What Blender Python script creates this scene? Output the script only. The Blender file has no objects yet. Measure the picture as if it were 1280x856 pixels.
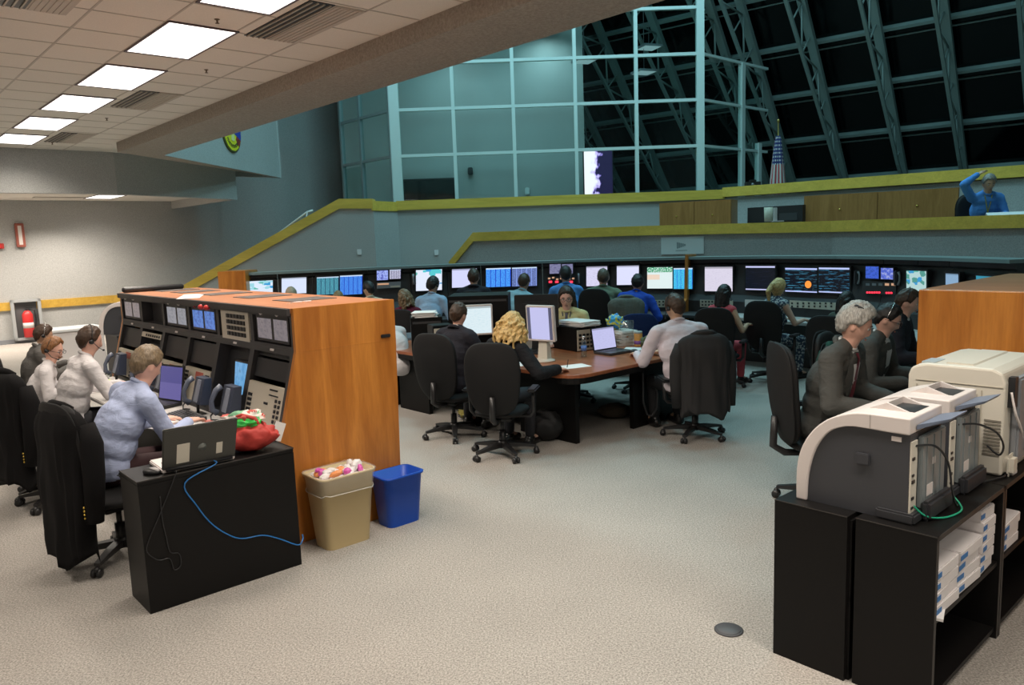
import bpy, bmesh, math, random
import numpy as np
from mathutils import Vector, Matrix, noise
from mathutils.bvhtree import BVHTree
SC = bpy.context.scene
COL = SC.collection
random.seed(7)
PI = math.pi
R = math.radians
# ---------------------------------------------------------------- camera
FPX = 959.0; PITCH = 0.1331; ROLL = -0.0352; EYE = 2.0
_cp, _sp = math.cos(PITCH), math.sin(PITCH)
_f = Vector((0, _cp, -_sp)); _r = Vector((1, 0, 0)); _u = Vector((0, _sp, _cp))
_c, _s = math.cos(ROLL), math.sin(ROLL)
_r, _u = _c*_r + _s*_u, -_s*_r + _c*_u
cam = bpy.data.objects.new('camera', bpy.data.cameras.new('camera')); COL.objects.link(cam)
cam.matrix_world = Matrix(((_r.x, _u.x, -_f.x, 0), (_r.y, _u.y, -_f.y, 0), (_r.z, _u.z, -_f.z, EYE), (0, 0, 0, 1)))
cam.data.sensor_width = 36; cam.data.lens = 36*FPX/1280; cam.data.clip_start = .05; cam.data.clip_end = 200
SC.camera = cam
SC.view_settings.view_transform = 'Standard'
try: SC.view_settings.look = 'None'
except Exception: pass
SC.view_settings.gamma = 1; SC.view_settings.use_curve_mapping = False
SC.view_settings.exposure = 0.0
w = bpy.data.worlds.new('night'); SC.world = w; w.use_nodes = True
w.node_tree.nodes['Background'].inputs[0].default_value = (.004, .006, .01, 1)
w.node_tree.nodes['Background'].inputs[1].default_value = .5
TROFFER = 41.0         # watts of each lamp in the low ceiling
HIGHBAY = 150.0        # watts of each teal downlight over the far half of the room
SC.cycles.max_bounces = 8; SC.cycles.diffuse_bounces = 4; SC.cycles.glossy_bounces = 4; SC.cycles.transparent_max_bounces = 12
SC.cycles.use_denoising = True
try: SC.cycles.denoiser = 'OPENIMAGEDENOISE'
except Exception: pass
SC.cycles.sample_clamp_indirect = 6

# ---------------------------------------------------------------- measuring
RAB = R(41.95)                       # the room's grid is turned against the view
CAMP = Vector((0, 0, EYE))
def ray(x, y): return _f + _r*((x-640)/FPX) - _u*((y-428)/FPX)
def at(x, y, z):
    d = ray(x, y); return CAMP + d*((z-EYE)/d.z)
def atY(x, y, Y):
    d = ray(x, y); return CAMP + d*(Y/d.y)
AV = Vector((-math.sin(RAB), math.cos(RAB), 0)); BV = Vector((math.cos(RAB), math.sin(RAB), 0))
def W(b, a, z=0): return BV*b + AV*a + Vector((0, 0, z))      # room frame: b across, a along
def ba(p): return p.dot(BV), p.dot(AV)
def atB(x, y, b):
    d = ray(x, y); return CAMP + d*((b - CAMP.dot(BV))/d.dot(BV))
def atA(x, y, a):
    d = ray(x, y); return CAMP + d*((a - CAMP.dot(AV))/d.dot(AV))

# ---------------------------------------------------------------- materials
MATS = {}
def new_mat(name):
    m = bpy.data.materials.new(name); m.use_nodes = True
    nt = m.node_tree; return m, nt, nt.nodes['Principled BSDF']
def mat(name, col, rough=.6, metal=0, spec=.5, bump=0, bscale=200, var=0, vscale=8, emit=None, es=0, alpha=1, trans=0, coat=0, sheen=0):
    if name in MATS: return MATS[name]
    m, nt, b = new_mat(name)
    b.inputs['Base Color'].default_value = (*col, 1); b.inputs['Roughness'].default_value = rough
    b.inputs['Metallic'].default_value = metal; b.inputs['Specular IOR Level'].default_value = spec
    if coat: b.inputs['Coat Weight'].default_value = coat
    if sheen: b.inputs['Sheen Weight'].default_value = sheen
    if trans: b.inputs['Transmission Weight'].default_value = trans
    if alpha < 1: b.inputs['Alpha'].default_value = alpha
    if emit: b.inputs['Emission Color'].default_value = (*emit, 1); b.inputs['Emission Strength'].default_value = es
    tc = nt.nodes.new('ShaderNodeTexCoord')
    if bump:
        n = nt.nodes.new('ShaderNodeTexNoise'); n.inputs['Scale'].default_value = bscale; n.inputs['Detail'].default_value = 3
        bp = nt.nodes.new('ShaderNodeBump'); bp.inputs['Strength'].default_value = bump; bp.inputs['Distance'].default_value = .004
        nt.links.new(tc.outputs['Object'], n.inputs['Vector']); nt.links.new(n.outputs['Fac'], bp.inputs['Height']); nt.links.new(bp.outputs[0], b.inputs['Normal'])
    if var:
        n = nt.nodes.new('ShaderNodeTexNoise'); n.inputs['Scale'].default_value = vscale; n.inputs['Detail'].default_value = 4
        mx = nt.nodes.new('ShaderNodeMixRGB'); mx.inputs[1].default_value = (*[c*(1-var) for c in col], 1); mx.inputs[2].default_value = (*[min(1, c*(1+var)) for c in col], 1)
        nt.links.new(tc.outputs['Object'], n.inputs['Vector']); nt.links.new(n.outputs['Fac'], mx.inputs[0]); nt.links.new(mx.outputs[0], b.inputs['Base Color'])
    MATS[name] = m; return m
def ramp(nt, src, stops, inter='LINEAR'):
    r = nt.nodes.new('ShaderNodeValToRGB'); r.color_ramp.interpolation = inter
    els = r.color_ramp.elements
    while len(els) < len(stops): els.new(.5)
    for e, (p, c) in zip(els, stops): e.position = p; e.color = (*c, 1)
    nt.links.new(src, r.inputs[0]); return r
def wood(name, c1, c2, axis='z', sc=1.0, rough=.35):
    if name in MATS: return MATS[name]
    m, nt, b = new_mat(name)
    tc = nt.nodes.new('ShaderNodeTexCoord'); mp = nt.nodes.new('ShaderNodeMapping')
    s = {'z': (9, 9, .9), 'x': (.9, 9, 9), 'y': (9, .9, 9)}[axis]
    mp.inputs['Scale'].default_value = tuple(v*sc for v in s)
    n = nt.nodes.new('ShaderNodeTexNoise'); n.inputs['Scale'].default_value = 1.6; n.inputs['Detail'].default_value = 8; n.inputs['Distortion'].default_value = 1.2
    n2 = nt.nodes.new('ShaderNodeTexNoise'); n2.inputs['Scale'].default_value = 14; n2.inputs['Detail'].default_value = 4
    nt.links.new(tc.outputs['Object'], mp.inputs[0]); nt.links.new(mp.outputs[0], n.inputs['Vector']); nt.links.new(mp.outputs[0], n2.inputs['Vector'])
    r = ramp(nt, n.outputs['Fac'], [(.3, c1), (.5, tuple((a+b_)/2 for a, b_ in zip(c1, c2))), (.7, c2)])
    mx = nt.nodes.new('ShaderNodeMixRGB'); mx.blend_type = 'MULTIPLY'; mx.inputs[0].default_value = .25
    r2 = ramp(nt, n2.outputs['Fac'], [(.35, (.6, .55, .5)), (.6, (1, 1, 1))])
    nt.links.new(r.outputs[0], mx.inputs[1]); nt.links.new(r2.outputs[0], mx.inputs[2]); nt.links.new(mx.outputs[0], b.inputs['Base Color'])
    b.inputs['Roughness'].default_value = rough
    MATS[name] = m; return m
def speckle(name, c1, c2, scale=60, rough=.95, bump=.4, big=.12):
    m, nt, b = new_mat(name)
    tc = nt.nodes.new('ShaderNodeTexCoord')
    n = nt.nodes.new('ShaderNodeTexNoise'); n.inputs['Scale'].default_value = scale; n.inputs['Detail'].default_value = 6; n.inputs['Roughness'].default_value = .75
    n2 = nt.nodes.new('ShaderNodeTexNoise'); n2.inputs['Scale'].default_value = 1.1; n2.inputs['Detail'].default_value = 5
    for q in (n, n2): nt.links.new(tc.outputs['Object'], q.inputs['Vector'])
    r = ramp(nt, n.outputs['Fac'], [(.36, c1), (.64, c2)])
    r2 = ramp(nt, n2.outputs['Fac'], [(.3, (1-big,)*3), (.7, (1, 1, 1))])
    mx = nt.nodes.new('ShaderNodeMixRGB'); mx.blend_type = 'MULTIPLY'; mx.inputs[0].default_value = 1
    nt.links.new(r.outputs[0], mx.inputs[1]); nt.links.new(r2.outputs[0], mx.inputs[2]); nt.links.new(mx.outputs[0], b.inputs['Base Color'])
    bp = nt.nodes.new('ShaderNodeBump'); bp.inputs['Strength'].default_value = bump; bp.inputs['Distance'].default_value = .006
    nt.links.new(n.outputs['Fac'], bp.inputs['Height']); nt.links.new(bp.outputs[0], b.inputs['Normal'])
    b.inputs['Roughness'].default_value = rough; b.inputs['Specular IOR Level'].default_value = .2
    MATS[name] = m; return m
# ---------------------------------------------------------------- mesh builder
class MB:
    def __init__(s): s.bm = bmesh.new(); s.mats = []; s.M = Matrix.Identity(4)
    def mi(s, m):
        if m is None: return 0
        if m not in s.mats: s.mats.append(m)
        return s.mats.index(m)
    def _fin(s, verts, faces, m, smooth, T):
        M = s.M @ (T if T is not None else Matrix.Identity(4)); i = s.mi(m)
        vs = [s.bm.verts.new(M @ Vector(v)) for v in verts]
        for f in faces:
            try:
                q = s.bm.faces.new([vs[k] for k in f]); q.material_index = i; q.smooth = smooth
            except ValueError: pass
        return vs
    def box(s, x0, x1, y0, y1, z0, z1, m=None, T=None, bev=0):
        if x1 < x0: x0, x1 = x1, x0
        if y1 < y0: y0, y1 = y1, y0
        if z1 < z0: z0, z1 = z1, z0
        if bev:
            bev = min(bev, (x1-x0)*.45, (y1-y0)*.45, (z1-z0)*.45)
            vs = []; 
            tb = bmesh.new(); bmesh.ops.create_cube(tb, size=1)
            for v in tb.verts: v.co = Vector((x0+(v.co.x+.5)*(x1-x0), y0+(v.co.y+.5)*(y1-y0), z0+(v.co.z+.5)*(z1-z0)))
            bmesh.ops.bevel(tb, geom=list(tb.edges), offset=bev, segments=2, affect='EDGES')
            tb.verts.index_update()
            s._fin([v.co.copy() for v in tb.verts], [[v.index for v in f.verts] for f in tb.faces], m, False, T); tb.free(); return s
        v = [(x0, y0, z0), (x1, y0, z0), (x1, y1, z0), (x0, y1, z0), (x0, y0, z1), (x1, y0, z1), (x1, y1, z1), (x0, y1, z1)]
        s._fin(v, [(0, 3, 2, 1), (4, 5, 6, 7), (0, 1, 5, 4), (1, 2, 6, 5), (2, 3, 7, 6), (3, 0, 4, 7)], m, False, T); return s
    def prism(s, pts, lo, hi, axis='z', m=None, T=None, smooth=False):
        # polygon pts (CCW) in the plane across axis
        n = len(pts)
        def P(p, h):
            return {'z': (p[0], p[1], h), 'y': (p[0], h, p[1]), 'x': (h, p[0], p[1])}[axis]
        v = [P(p, lo) for p in pts] + [P(p, hi) for p in pts]
        f = [tuple(range(n))[::-1], tuple(range(n, 2*n))] + [(i, (i+1) % n, n+(i+1) % n, n+i) for i in range(n)]
        if axis == 'y': f = [q[::-1] for q in f]
        s._fin(v, f, m, smooth, T); return s
    def hexa(s, lo4, hi4, m=None, T=None):
        s._fin(list(lo4)+list(hi4), [(3, 2, 1, 0), (4, 5, 6, 7), (0, 1, 5, 4), (1, 2, 6, 5), (2, 3, 7, 6), (3, 0, 4, 7)], m, False, T); return s
    def rings(s, rings, m=None, T=None, smooth=True, cap=True, closed=False):
        n = len(rings[0]); v = [p for r_ in rings for p in r_]; f = []
        K = len(rings)
        for k in range(K if closed else K-1):
            for i in range(n):
                a, b = k*n+i, k*n+(i+1) % n; k2 = (k+1) % K
                f.append((a, b, k2*n+(i+1) % n, k2*n+i))
        if cap and not closed: f.append(tuple(range(n))[::-1]); f.append(tuple(range((K-1)*n, K*n)))
        s._fin(v, f, m, smooth, T); return s
    def tube(s, path, r, m=None, seg=8, T=None, smooth=True):
        path = [Vector(p) for p in path]; n = len(path)
        rr = r if isinstance(r, (list, tuple)) else [r]*n
        rs = []; up = None
        for i, p in enumerate(path):
            t = (path[min(i+1, n-1)]-path[max(i-1, 0)])
            t = t.normalized() if t.length > 1e-9 else Vector((0, 0, 1))
            if up is None: up = t.orthogonal().normalized()
            else:
                up = up - t*up.dot(t); up = up.normalized() if up.length > 1e-6 else t.orthogonal().normalized()
            w_ = t.cross(up)
            rs.append([p+(up*math.cos(2*PI*k/seg)+w_*math.sin(2*PI*k/seg))*rr[i] for k in range(seg)])
        return s.rings(rs, m, T, smooth)
    def cyl(s, p0, p1, r, m=None, seg=16, T=None, r2=None, smooth=True):
        return s.tube([p0, p1], [r, r if r2 is None else r2], m, seg, T, smooth)
    def lathe(s, prof, m=None, seg=24, T=None, smooth=True, sx=1, sy=1):
        rs = [[(r_*math.cos(2*PI*k/seg)*sx, r_*math.sin(2*PI*k/seg)*sy, z) for k in range(seg)] for r_, z in prof]
        return s.rings(rs, m, T, smooth)
    def ell(s, c, rad, m=None, T=None, u=16, v=10, rot=None):
        rs = []; c = Vector(c)
        for j in range(v+1):
            th = -PI/2 + PI*min(max(j/v, .004), .996)
            ring = []
            for k in range(u):
                q = Vector((rad[0]*math.cos(th)*math.cos(2*PI*k/u), rad[1]*math.cos(th)*math.sin(2*PI*k/u), rad[2]*math.sin(th)))
                if rot is not None: q = rot @ q
                ring.append(c+q)
            rs.append(ring)
        return s.rings(rs, m, T, True)
    def capsule(s, p0, p1, r0, r1, m=None, seg=14, T=None):
        p0, p1 = Vector(p0), Vector(p1); d = p1-p0; L = d.length
        if L < 1e-6: return s.ell(p0, (r0,)*3, m, T)
        t = d/L; pts = []; rr = []
        for a in (-90, -60, -30, 0): pts.append(p0+t*r0*math.sin(R(a))); rr.append(max(r0*math.cos(R(a)), r0*.03))
        for a in (0, 30, 60, 90): pts.append(p1+t*r1*math.sin(R(a))); rr.append(max(r1*math.cos(R(a)), r1*.03))
        up = t.orthogonal().normalized(); w_ = t.cross(up)
        rs = [[p+(up*math.cos(2*PI*k/seg)+w_*math.sin(2*PI*k/seg))*q for k in range(seg)] for p, q in zip(pts, rr)]
        return s.rings(rs, m, T, True)
    def plate(s, p0, p1, p2, p3, m=None, th=0, T=None):
        a, b, c, d = map(Vector, (p0, p1, p2, p3))
        if not th: s._fin([a, b, c, d], [(0, 1, 2, 3)], m, False, T); return s
        n = (b-a).cross(d-a).normalized()*th
        return s.hexa([a-n, b-n, c-n, d-n], [a, b, c, d], m, T)
    def build(s, name, m=None, parent=None, loc=None, rz=None, bevel=0, keep=False):
        if not keep: bmesh.ops.recalc_face_normals(s.bm, faces=list(s.bm.faces))
        me = bpy.data.meshes.new(name); s.bm.to_mesh(me); s.bm.free()
        for q in (s.mats if s.mats else [m]): me.materials.append(q)
        o = bpy.data.objects.new(name, me); COL.objects.link(o)
        if parent is not None: o.parent = parent
        if loc is not None: o.location = loc
        if rz is not None: o.rotation_euler = (0, 0, rz)
        if bevel:
            bv = o.modifiers.new('bevel', 'BEVEL'); bv.width = bevel; bv.segments = 2; bv.limit_method = 'ANGLE'
        return o
def tag(o, label, cat, group=None):
    o['label'] = label; o['category'] = cat
    if group: o['group'] = group
    return o
def thing(name, label, cat, loc=(0, 0, 0), rz=0, group=None):
    o = bpy.data.objects.new(name, None); o.empty_display_size = .1; COL.objects.link(o)
    o.location = loc; o.rotation_euler = (0, 0, rz); return tag(o, label, cat, group)
def struct(name, mb, m=None, **k):
    o = mb.build(name, m, **k); o['kind'] = 'structure'; return o
def copy_tree(o, loc=None, rz=None, label=None, group=None, parent=None):
    c = o.copy(); COL.objects.link(c)
    if parent is not None: c.parent = parent
    for ch in list(o.children): copy_tree(ch, parent=c)
    if loc is not None: c.location = loc
    if rz is not None: c.rotation_euler = (0, 0, rz)
    if label: c['label'] = label
    if group: c['group'] = group
    return c
def RM(): # matrix for building in the room frame (x=b, y=a)
    return Matrix.Rotation(RAB, 4, 'Z')
def lerp(a, b, t): return a+(b-a)*t
def piece(x, tab):
    if x <= tab[0][0]: return tab[0][1]
    for (x0, y0), (x1, y1) in zip(tab, tab[1:]):
        if x <= x1: return lerp(y0, y1, (x-x0)/(x1-x0))
    return tab[-1][1]
# ================================================================ materials of the place
M_carpet = speckle('carpet', (.17, .157, .143), (.53, .494, .452), 100, .97, .5, .12)
M_wallfab = speckle('wall_fabric', (.33, .335, .33), (.52, .525, .515), 70, .95, .25, .05)
M_fascia = speckle('fascia_fabric', (.28, .25, .215), (.44, .395, .345), 40, .95, .2, .05)
M_tile = speckle('ceiling_tile', (.74, .70, .64), (.82, .775, .71), 90, .95, .15, .03)
M_grid = mat('ceiling_grid', (.50, .45, .40), .5)
M_lens = mat('lamp_lens', (.9, .9, .9), .5, emit=(1.0, .95, .90), es=2.2)
M_lampframe = mat('lamp_frame', (.10, .07, .08), .5)
M_oak = wood('oak_trim', (.50, .30, .045), (.66, .42, .08), 'x', .6, .4)
M_oakrail = wood('pine_rail', (.66, .44, .07), (.82, .57, .10), 'x', .4, .4)
M_wood = wood('console_wood', (.38, .125, .018), (.60, .235, .042), 'z', .55, .32)
M_woodtop = wood('console_top_wood', (.44, .17, .08), (.56, .25, .13), 'y', .35, .35)
M_cab = wood('cabinet_wood', (.30, .135, .035), (.42, .20, .06), 'z', .8, .4)
M_desktop = wood('desk_wood', (.26, .075, .03), (.38, .13, .055), 'y', .5, .3)
M_black = mat('black_laminate', (.006, .0055, .0055), .45, spec=.2, bump=.03, bscale=60)
M_blackedge = mat('black_edge', (.032, .028, .026), .5)
M_charc = mat('charcoal_metal', (.042, .040, .042), .5, bump=.05, bscale=300)
M_charc2 = mat('charcoal_panel', (.028, .027, .029), .45)
M_dark = mat('dark_plastic', (.018, .018, .02), .4)
M_beige = mat('beige_panel', (.55, .50, .41), .5)
M_beigep = mat('beige_plastic', (.62, .58, .50), .45, bump=.03, bscale=400)
M_lt = mat('light_plastic', (.72, .66, .64), .4)
M_grey = mat('grey_plastic', (.22, .23, .25), .45)
M_paper = mat('paper', (.80, .78, .76), .8)
M_white = mat('white_paint', (.75, .75, .75), .5)
M_alu = mat('aluminium', (.62, .74, .73), .45, .2)
M_truss = mat('truss_paint', (.24, .31, .30), .55)
M_ledge = mat('console_ledge', (.20, .26, .26), .5)
M_deskgrey = mat('console_shelf', (.42, .40, .38), .55, var=.1, vscale=3)
M_chairfab = mat('chair_fabric', (.011, .0105, .011), .7, spec=.3, bump=.35, bscale=500)
M_chairpl = mat('chair_plastic', (.02, .019, .02), .38)
M_chrome = mat('chrome', (.6, .6, .6), .2, 1)
M_red = mat('red_plastic', (.55, .03, .03), .4)
def glassmat(name, col, fac=.10, rough=.02):
    m = bpy.data.materials.new(name); m.use_nodes = True; nt = m.node_tree; nt.nodes.clear()
    o = nt.nodes.new('ShaderNodeOutputMaterial'); t = nt.nodes.new('ShaderNodeBsdfTransparent'); g = nt.nodes.new('ShaderNodeBsdfGlossy'); x = nt.nodes.new('ShaderNodeMixShader')
    fr = nt.nodes.new('ShaderNodeLayerWeight'); fr.inputs[0].default_value = .5
    pw = nt.nodes.new('ShaderNodeMath'); pw.operation = 'POWER'; pw.inputs[1].default_value = 3.5; nt.links.new(fr.outputs['Facing'], pw.inputs[0])
    ad = nt.nodes.new('ShaderNodeMath'); ad.operation = 'MULTIPLY_ADD'; ad.inputs[1].default_value = .5; ad.inputs[2].default_value = fac
    t.inputs[0].default_value = (*col, 1); g.inputs['Roughness'].default_value = rough
    nt.links.new(pw.outputs[0], ad.inputs[0]); nt.links.new(ad.outputs[0], x.inputs[0]); nt.links.new(t.outputs[0], x.inputs[1]); nt.links.new(g.outputs[0], x.inputs[2]); nt.links.new(x.outputs[0], o.inputs[0])
    return m
M_glass = glassmat('clear_glass', (.86, .94, .93), .03)
M_night = mat('night_glass', (.0015, .0025, .003), .12, spec=.35)

# ================================================================ the room
T = RM()
ZC = 3.88; A0, A1 = -5.5, 15.9; BE = 4.07; BL = -4.5
m = MB(); m.M = T; m.box(BL-.2, 26, A0-.2, 30, -.12, 0); struct('floor', m, M_carpet)
# low ceiling slab of panels with lamp and vent openings: tiles as recessed strips between grid bars
m = MB(); m.M = T; m.box(BL, BE, A0, A1, ZC, ZC+.25); m.prism([(BE, 14.4), (4.25, 14.45), (7.7, 17.25), (7.2, 17.25), (4.4, 16.0), (BE, A1)], ZC, ZC+.25); struct('ceiling', m, M_tile)
m = MB(); m.M = T
for b in (-3.4, -1.69, -.52, .65, 1.82, 2.38, 2.96, 3.56): m.box(b-.009, b+.009, A0, A1, ZC-.004, ZC+.002)
for k in range(-20, 16):
    a = 6.77+.6*k + (.01*k)
    if A0 < a < A1: m.box(BL, BE, a-.007, a+.007, ZC-.004, ZC+.002)
struct('trim_1', m, M_grid)
# soffit ceiling behind the fascia
m = MB(); m.M = T; m.prism([(BL, 15.9), (4.4, 15.9), (7.2, 17.2), (7.2, 21.05), (BL, 21.05)], 3.30, 3.45); struct('ceiling', m, M_tile)
m = MB(); m.M = T; m.box(BL, 4.4, A1-.04, A1+.12, 3.11, 4.3); m.prism([(4.4, 15.86), (7.25, 17.15), (7.2, 17.3), (4.4, 16.02)], 3.11, 4.0); m.box(7.1, 7.2, 17.2, 21, 3.11, 4.0); struct('wall_fascia', m, M_wallfab)
# thick beam with the slanted end, and the logo wall above it
def w2(p): return ba(p)
e0 = (4.07, 14.45); q0 = ba(at(205, 195, 3.70)); q1 = ba(at(351, 223, 3.70))
m = MB(); m.M = T
m.prism([(4.07, A0), (q0[0], A0), (q0[0], q0[1]), (q1[0], q1[1]), (e0[0]+.1, e0[1]+.02), e0], 3.71, 4.5)
struct('wall_beam', m, M_fascia)
m = MB(); m.M = T
m.prism([(q0[0]-.12, q0[1]), (q0[0]+.02, q0[1]), (q1[0]+.02, q1[1]), (q1[0]-.1, q1[1]+.04)], 3.712, 11.0)
m.prism([(q0[0]-.12, A0), (q0[0]+.02, A0), (q0[0]+.02, q0[1]), (q0[0]-.12, q0[1])], 4.5, 11.0)
m.prism([(q1[0]-3.6, q1[1]-.05), (q1[0], q1[1]-.05), (q1[0], q1[1]+.04), (q1[0]-3.6, q1[1]+.04)], 3.712, 11.0)
struct('wall_upper', m, M_wallfab)
# walls around
m = MB(); m.M = T; m.box(BL-.2, 18, 21.0, 21.2, 0, 11.2); struct('wall_left', m, M_wallfab)
m = MB(); m.M = T; m.box(BL-.2, BL, A0, 21, 0, 11.2); struct('wall_side', m, M_wallfab)
m = MB(); m.M = T; m.box(BL, 26, A0-.2, A0, 0, 11.2); struct('wall_rear', m, M_wallfab)
m = MB(); m.M = T; m.box(26, 26.2, A0, 21.2, 0, 11.2); struct('wall_right', m, M_wallfab)
# chair rail and dark base on the left wall
m = MB(); m.M = T; m.box(BL, 12, 20.955, 21.0, .78, .97); struct('trim_2', m, M_oak)
m = MB(); m.M = T; m.box(BL, 12, 20.975, 21.0, 0, .1); struct('baseboard_left', m, M_grey)
# high ceiling over the far half
m = MB(); m.M = T; m.prism([(q0[0], A0), (26, A0), (26, 21.2), (q0[0], 21.2)], 11.0, 11.2); struct('ceiling', m, mat('high_ceiling', (.12, .13, .13), .9))

# ---- lamps in the low ceiling
lamp0 = thing('ceiling_light', 'x', 'ceiling light', (0, 0, 0), RAB, 'square ceiling lamps')
m = MB(); z = ZC
m.box(-.30, .30, -.61, -.585, -.012, .0).box(-.30, .30, .585, .61, -.012, 0).box(-.30, -.28, -.61, .61, -.012, 0).box(.28, .30, -.61, .61, -.012, 0)
m.build('frame', M_lampframe, lamp0)
m = MB(); m.box(-.28, .28, -.585, .585, -.008, -.002); m.build('diffuser', M_lens, lamp0)
ld = bpy.data.lights.new('tube_lamp', 'AREA'); ld.shape = 'RECTANGLE'; ld.size = .54; ld.size_y = 1.15; ld.energy = TROFFER; ld.color = (1.0, .90, .78); ld.spread = R(138)
lo = bpy.data.objects.new('lamp', ld); COL.objects.link(lo); lo.parent = lamp0; lo.location = (0, 0, -.014)
first = True
names = ['nearest visible', 'second nearest', 'third', 'fourth', 'fifth', 'farthest']
spots = [(2.68, 5.5+1.83*k) for k in range(6)]
lab = ['glowing ceiling light panel cut by the top edge of the photo', 'largest fully visible glowing ceiling light panel, second in the row',
       'glowing ceiling light panel, third in the row from the top edge', 'glowing ceiling light panel, fourth in the row from the top edge',
       'glowing ceiling light panel, fifth in the row, smaller, beside the small slot vent', 'smallest ceiling light panel in the row, cut by the left photo edge']
spots += [(2.68, 3.67), (2.68, 1.84), (2.68, .01), (2.68, -1.82), (-.98, 5.5), (-.98, 1.84), (-.98, -1.82), (-.98, 9.16), (-2.8, 12.8)]
for i, (b, a) in enumerate(spots):
    if i == 0: o = lamp0; o.location = W(b, a, ZC)
    else: o = copy_tree(lamp0, W(b, a, ZC), RAB)
    o['label'] = lab[i] if i < 6 else 'white ceiling light panel out of frame above the camera'
# lamps in the low soffit at the back wall
_sb, _sa = ba(at(131, 245.5, 3.3))
for i, (b, a) in enumerate([(_sb, _sa), (_sb-2.5, _sa), (_sb-5, _sa)]):
    o = copy_tree(lamp0, W(b, a, 3.298), RAB); o['group'] = 'lamps in the low soffit'
    o['label'] = ['thin bright light panel seen edge-on in the low soffit by the left wall', 'light panel in the low soffit at the left photo edge', 'light panel in the low soffit left of the frame'][i]
# vents: dark slots and ribbed blank plate
vent = thing('ceiling_vent', 'long slotted air vent in the ceiling at the top edge by the beam', 'air vent', W(3.06, 6.2, ZC), RAB, 'slot vents beside the lamps')
m = MB(); m.box(0, .22, -.61, .61, -.006, 0); m.build('slot_backing', M_dark, vent)
m = MB()
for k in range(4): m.box(.015+k*.055, .028+k*.055, -.6, .6, -.016, -.002)
m.build('vane', mat('vane_metal', (.42, .37, .31), .5), vent)
m = MB(); m.box(.22, .50, -.61, .61, -.008, 0)
for k in range(6): m.box(.235+k*.042, .262+k*.042, -.6, .6, -.013, -.002)
m.build('ribbed_plate', mat('vane_plate', (.50, .44, .38), .5), vent)
copy_tree(vent, W(3.06, 10.35, ZC), RAB, 'short dark slot vent in the ceiling right of the fourth light panel')
copy_tree(vent, W(3.06, 14.2, ZC), RAB, 'smallest dark slot vent in the ceiling near the far fascia')
copy_tree(vent, W(1.2, 6.4, ZC), RAB, 'pale ribbed vent plate in the ceiling at the top left corner')
for (b, a), l in zip([(3.29, 8.31), (2.69, 6.48), (3.27, 11.94), (3.2, 14.9)], ['dark sprinkler head hanging between the second light panel and beam', 'pale sprinkler head between the two largest light panels', 'sprinkler head beside the fourth light panel', 'tiny sprinkler head by the farthest slot vent']):
    t = thing('sprinkler_head', l, 'sprinkler', W(b, a, ZC), RAB, 'ceiling sprinkler heads')
    m = MB(); m.lathe([(.022, 0), (.022, -.004), (.008, -.007), (.007, -.027), (.004, -.03)]); m.build('stem', mat('brass_dull', (.18, .12, .08), .4, .6), t)
    m = MB(); m.lathe([(.017, -.031), (.017, -.034)]); m.build('deflector', MATS['brass_dull'], t)
# round seal on the upper wall
dv = (W(*q1)-W(*q0)).normalized(); P0 = W(*q0)
def on_logo(x, y):
    n = Vector((dv.y, -dv.x, 0)); d = ray(x, y); return CAMP+d*((P0-CAMP).dot(n)/d.dot(n))
ctr = on_logo(287.5, 165); edge = on_logo(297, 165); bot = on_logo(287, 190)
rad = ctr.z-bot.z if ctr.z-bot.z > .2 else .45
n = Vector((dv.y, -dv.x, 0)); ang = math.atan2(dv.y, dv.x)
t = thing('wall_seal', 'round yellow, red and blue mission seal on the upper wall, half hidden by the beam', 'emblem', ctr+n*.03, ang)
m = MB(); TX = Matrix.Rotation(PI/2, 4, 'X')
m.lathe([(rad, -.02), (rad, .012), (rad*.97, .018)], mat('seal_rim', (.10, .11, .03), .5), 48, TX); m.build('rim', None, t)
def sector(a0, a1, r0, r1, h, mt, nm):
    q = MB(); K = 14; pts = [(r1*math.cos(lerp(a0, a1, k/K)), r1*math.sin(lerp(a0, a1, k/K))) for k in range(K+1)]
    pts += [(r0*math.cos(lerp(a1, a0, k/K)), r0*math.sin(lerp(a1, a0, k/K))) for k in range(K+1)] if r0 > 0 else [(0, 0)]
    q.prism(pts, -.02-h, -.02, 'y', mt); q.build(nm, None, t)
sector(R(0), R(360), 0, rad*.93, .004, mat('seal_yellow', (.80, .72, .02), .5), 'yellow_field')
sector(R(-22), R(120), 0, rad*.90, .008, mat('seal_blue', (.02, .05, .42), .5), 'blue_field')
sector(R(-48), R(-22), rad*.45, rad*.90, .008, mat('seal_red', (.35, .04, .03), .5), 'red_wedge')
sector(R(120), R(196), 0, rad*.90, .008, mat('seal_red', (.35, .04, .03), .5), 'red_field')
q = MB(); q.prism([(0, rad*.7), (-rad*.22, -rad*.40), (0, -rad*.46), (rad*.16, -rad*.40)], -.034, -.029, 'y', mat('seal_cream', (.8, .78, .35), .5)); q.build('plume', None, t)
q = MB()
for k in range(9):
    a = R(215+k*14); c_, s_ = math.cos(a), math.sin(a); TT = Matrix.Translation((c_*rad*.70, -.026, s_*rad*.70)) @ Matrix.Rotation(-(a+PI/2), 4, 'Y')
    q.box(-.03, -.016, -.003, .003, -.035, .035, T=TT); q.box(.012, .026, -.003, .003, -.035, .035, T=TT); q.box(-.02, .02, -.003, .003, -.006 if k % 2 else .02, .006 if k % 2 else .034, T=TT)
q.build('ring_lettering', M_dark, t)

# ================================================================ stairs, tiers and rails
YT = 17.0
def X_at(px, py, Y): return atY(px, py, Y)
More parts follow.
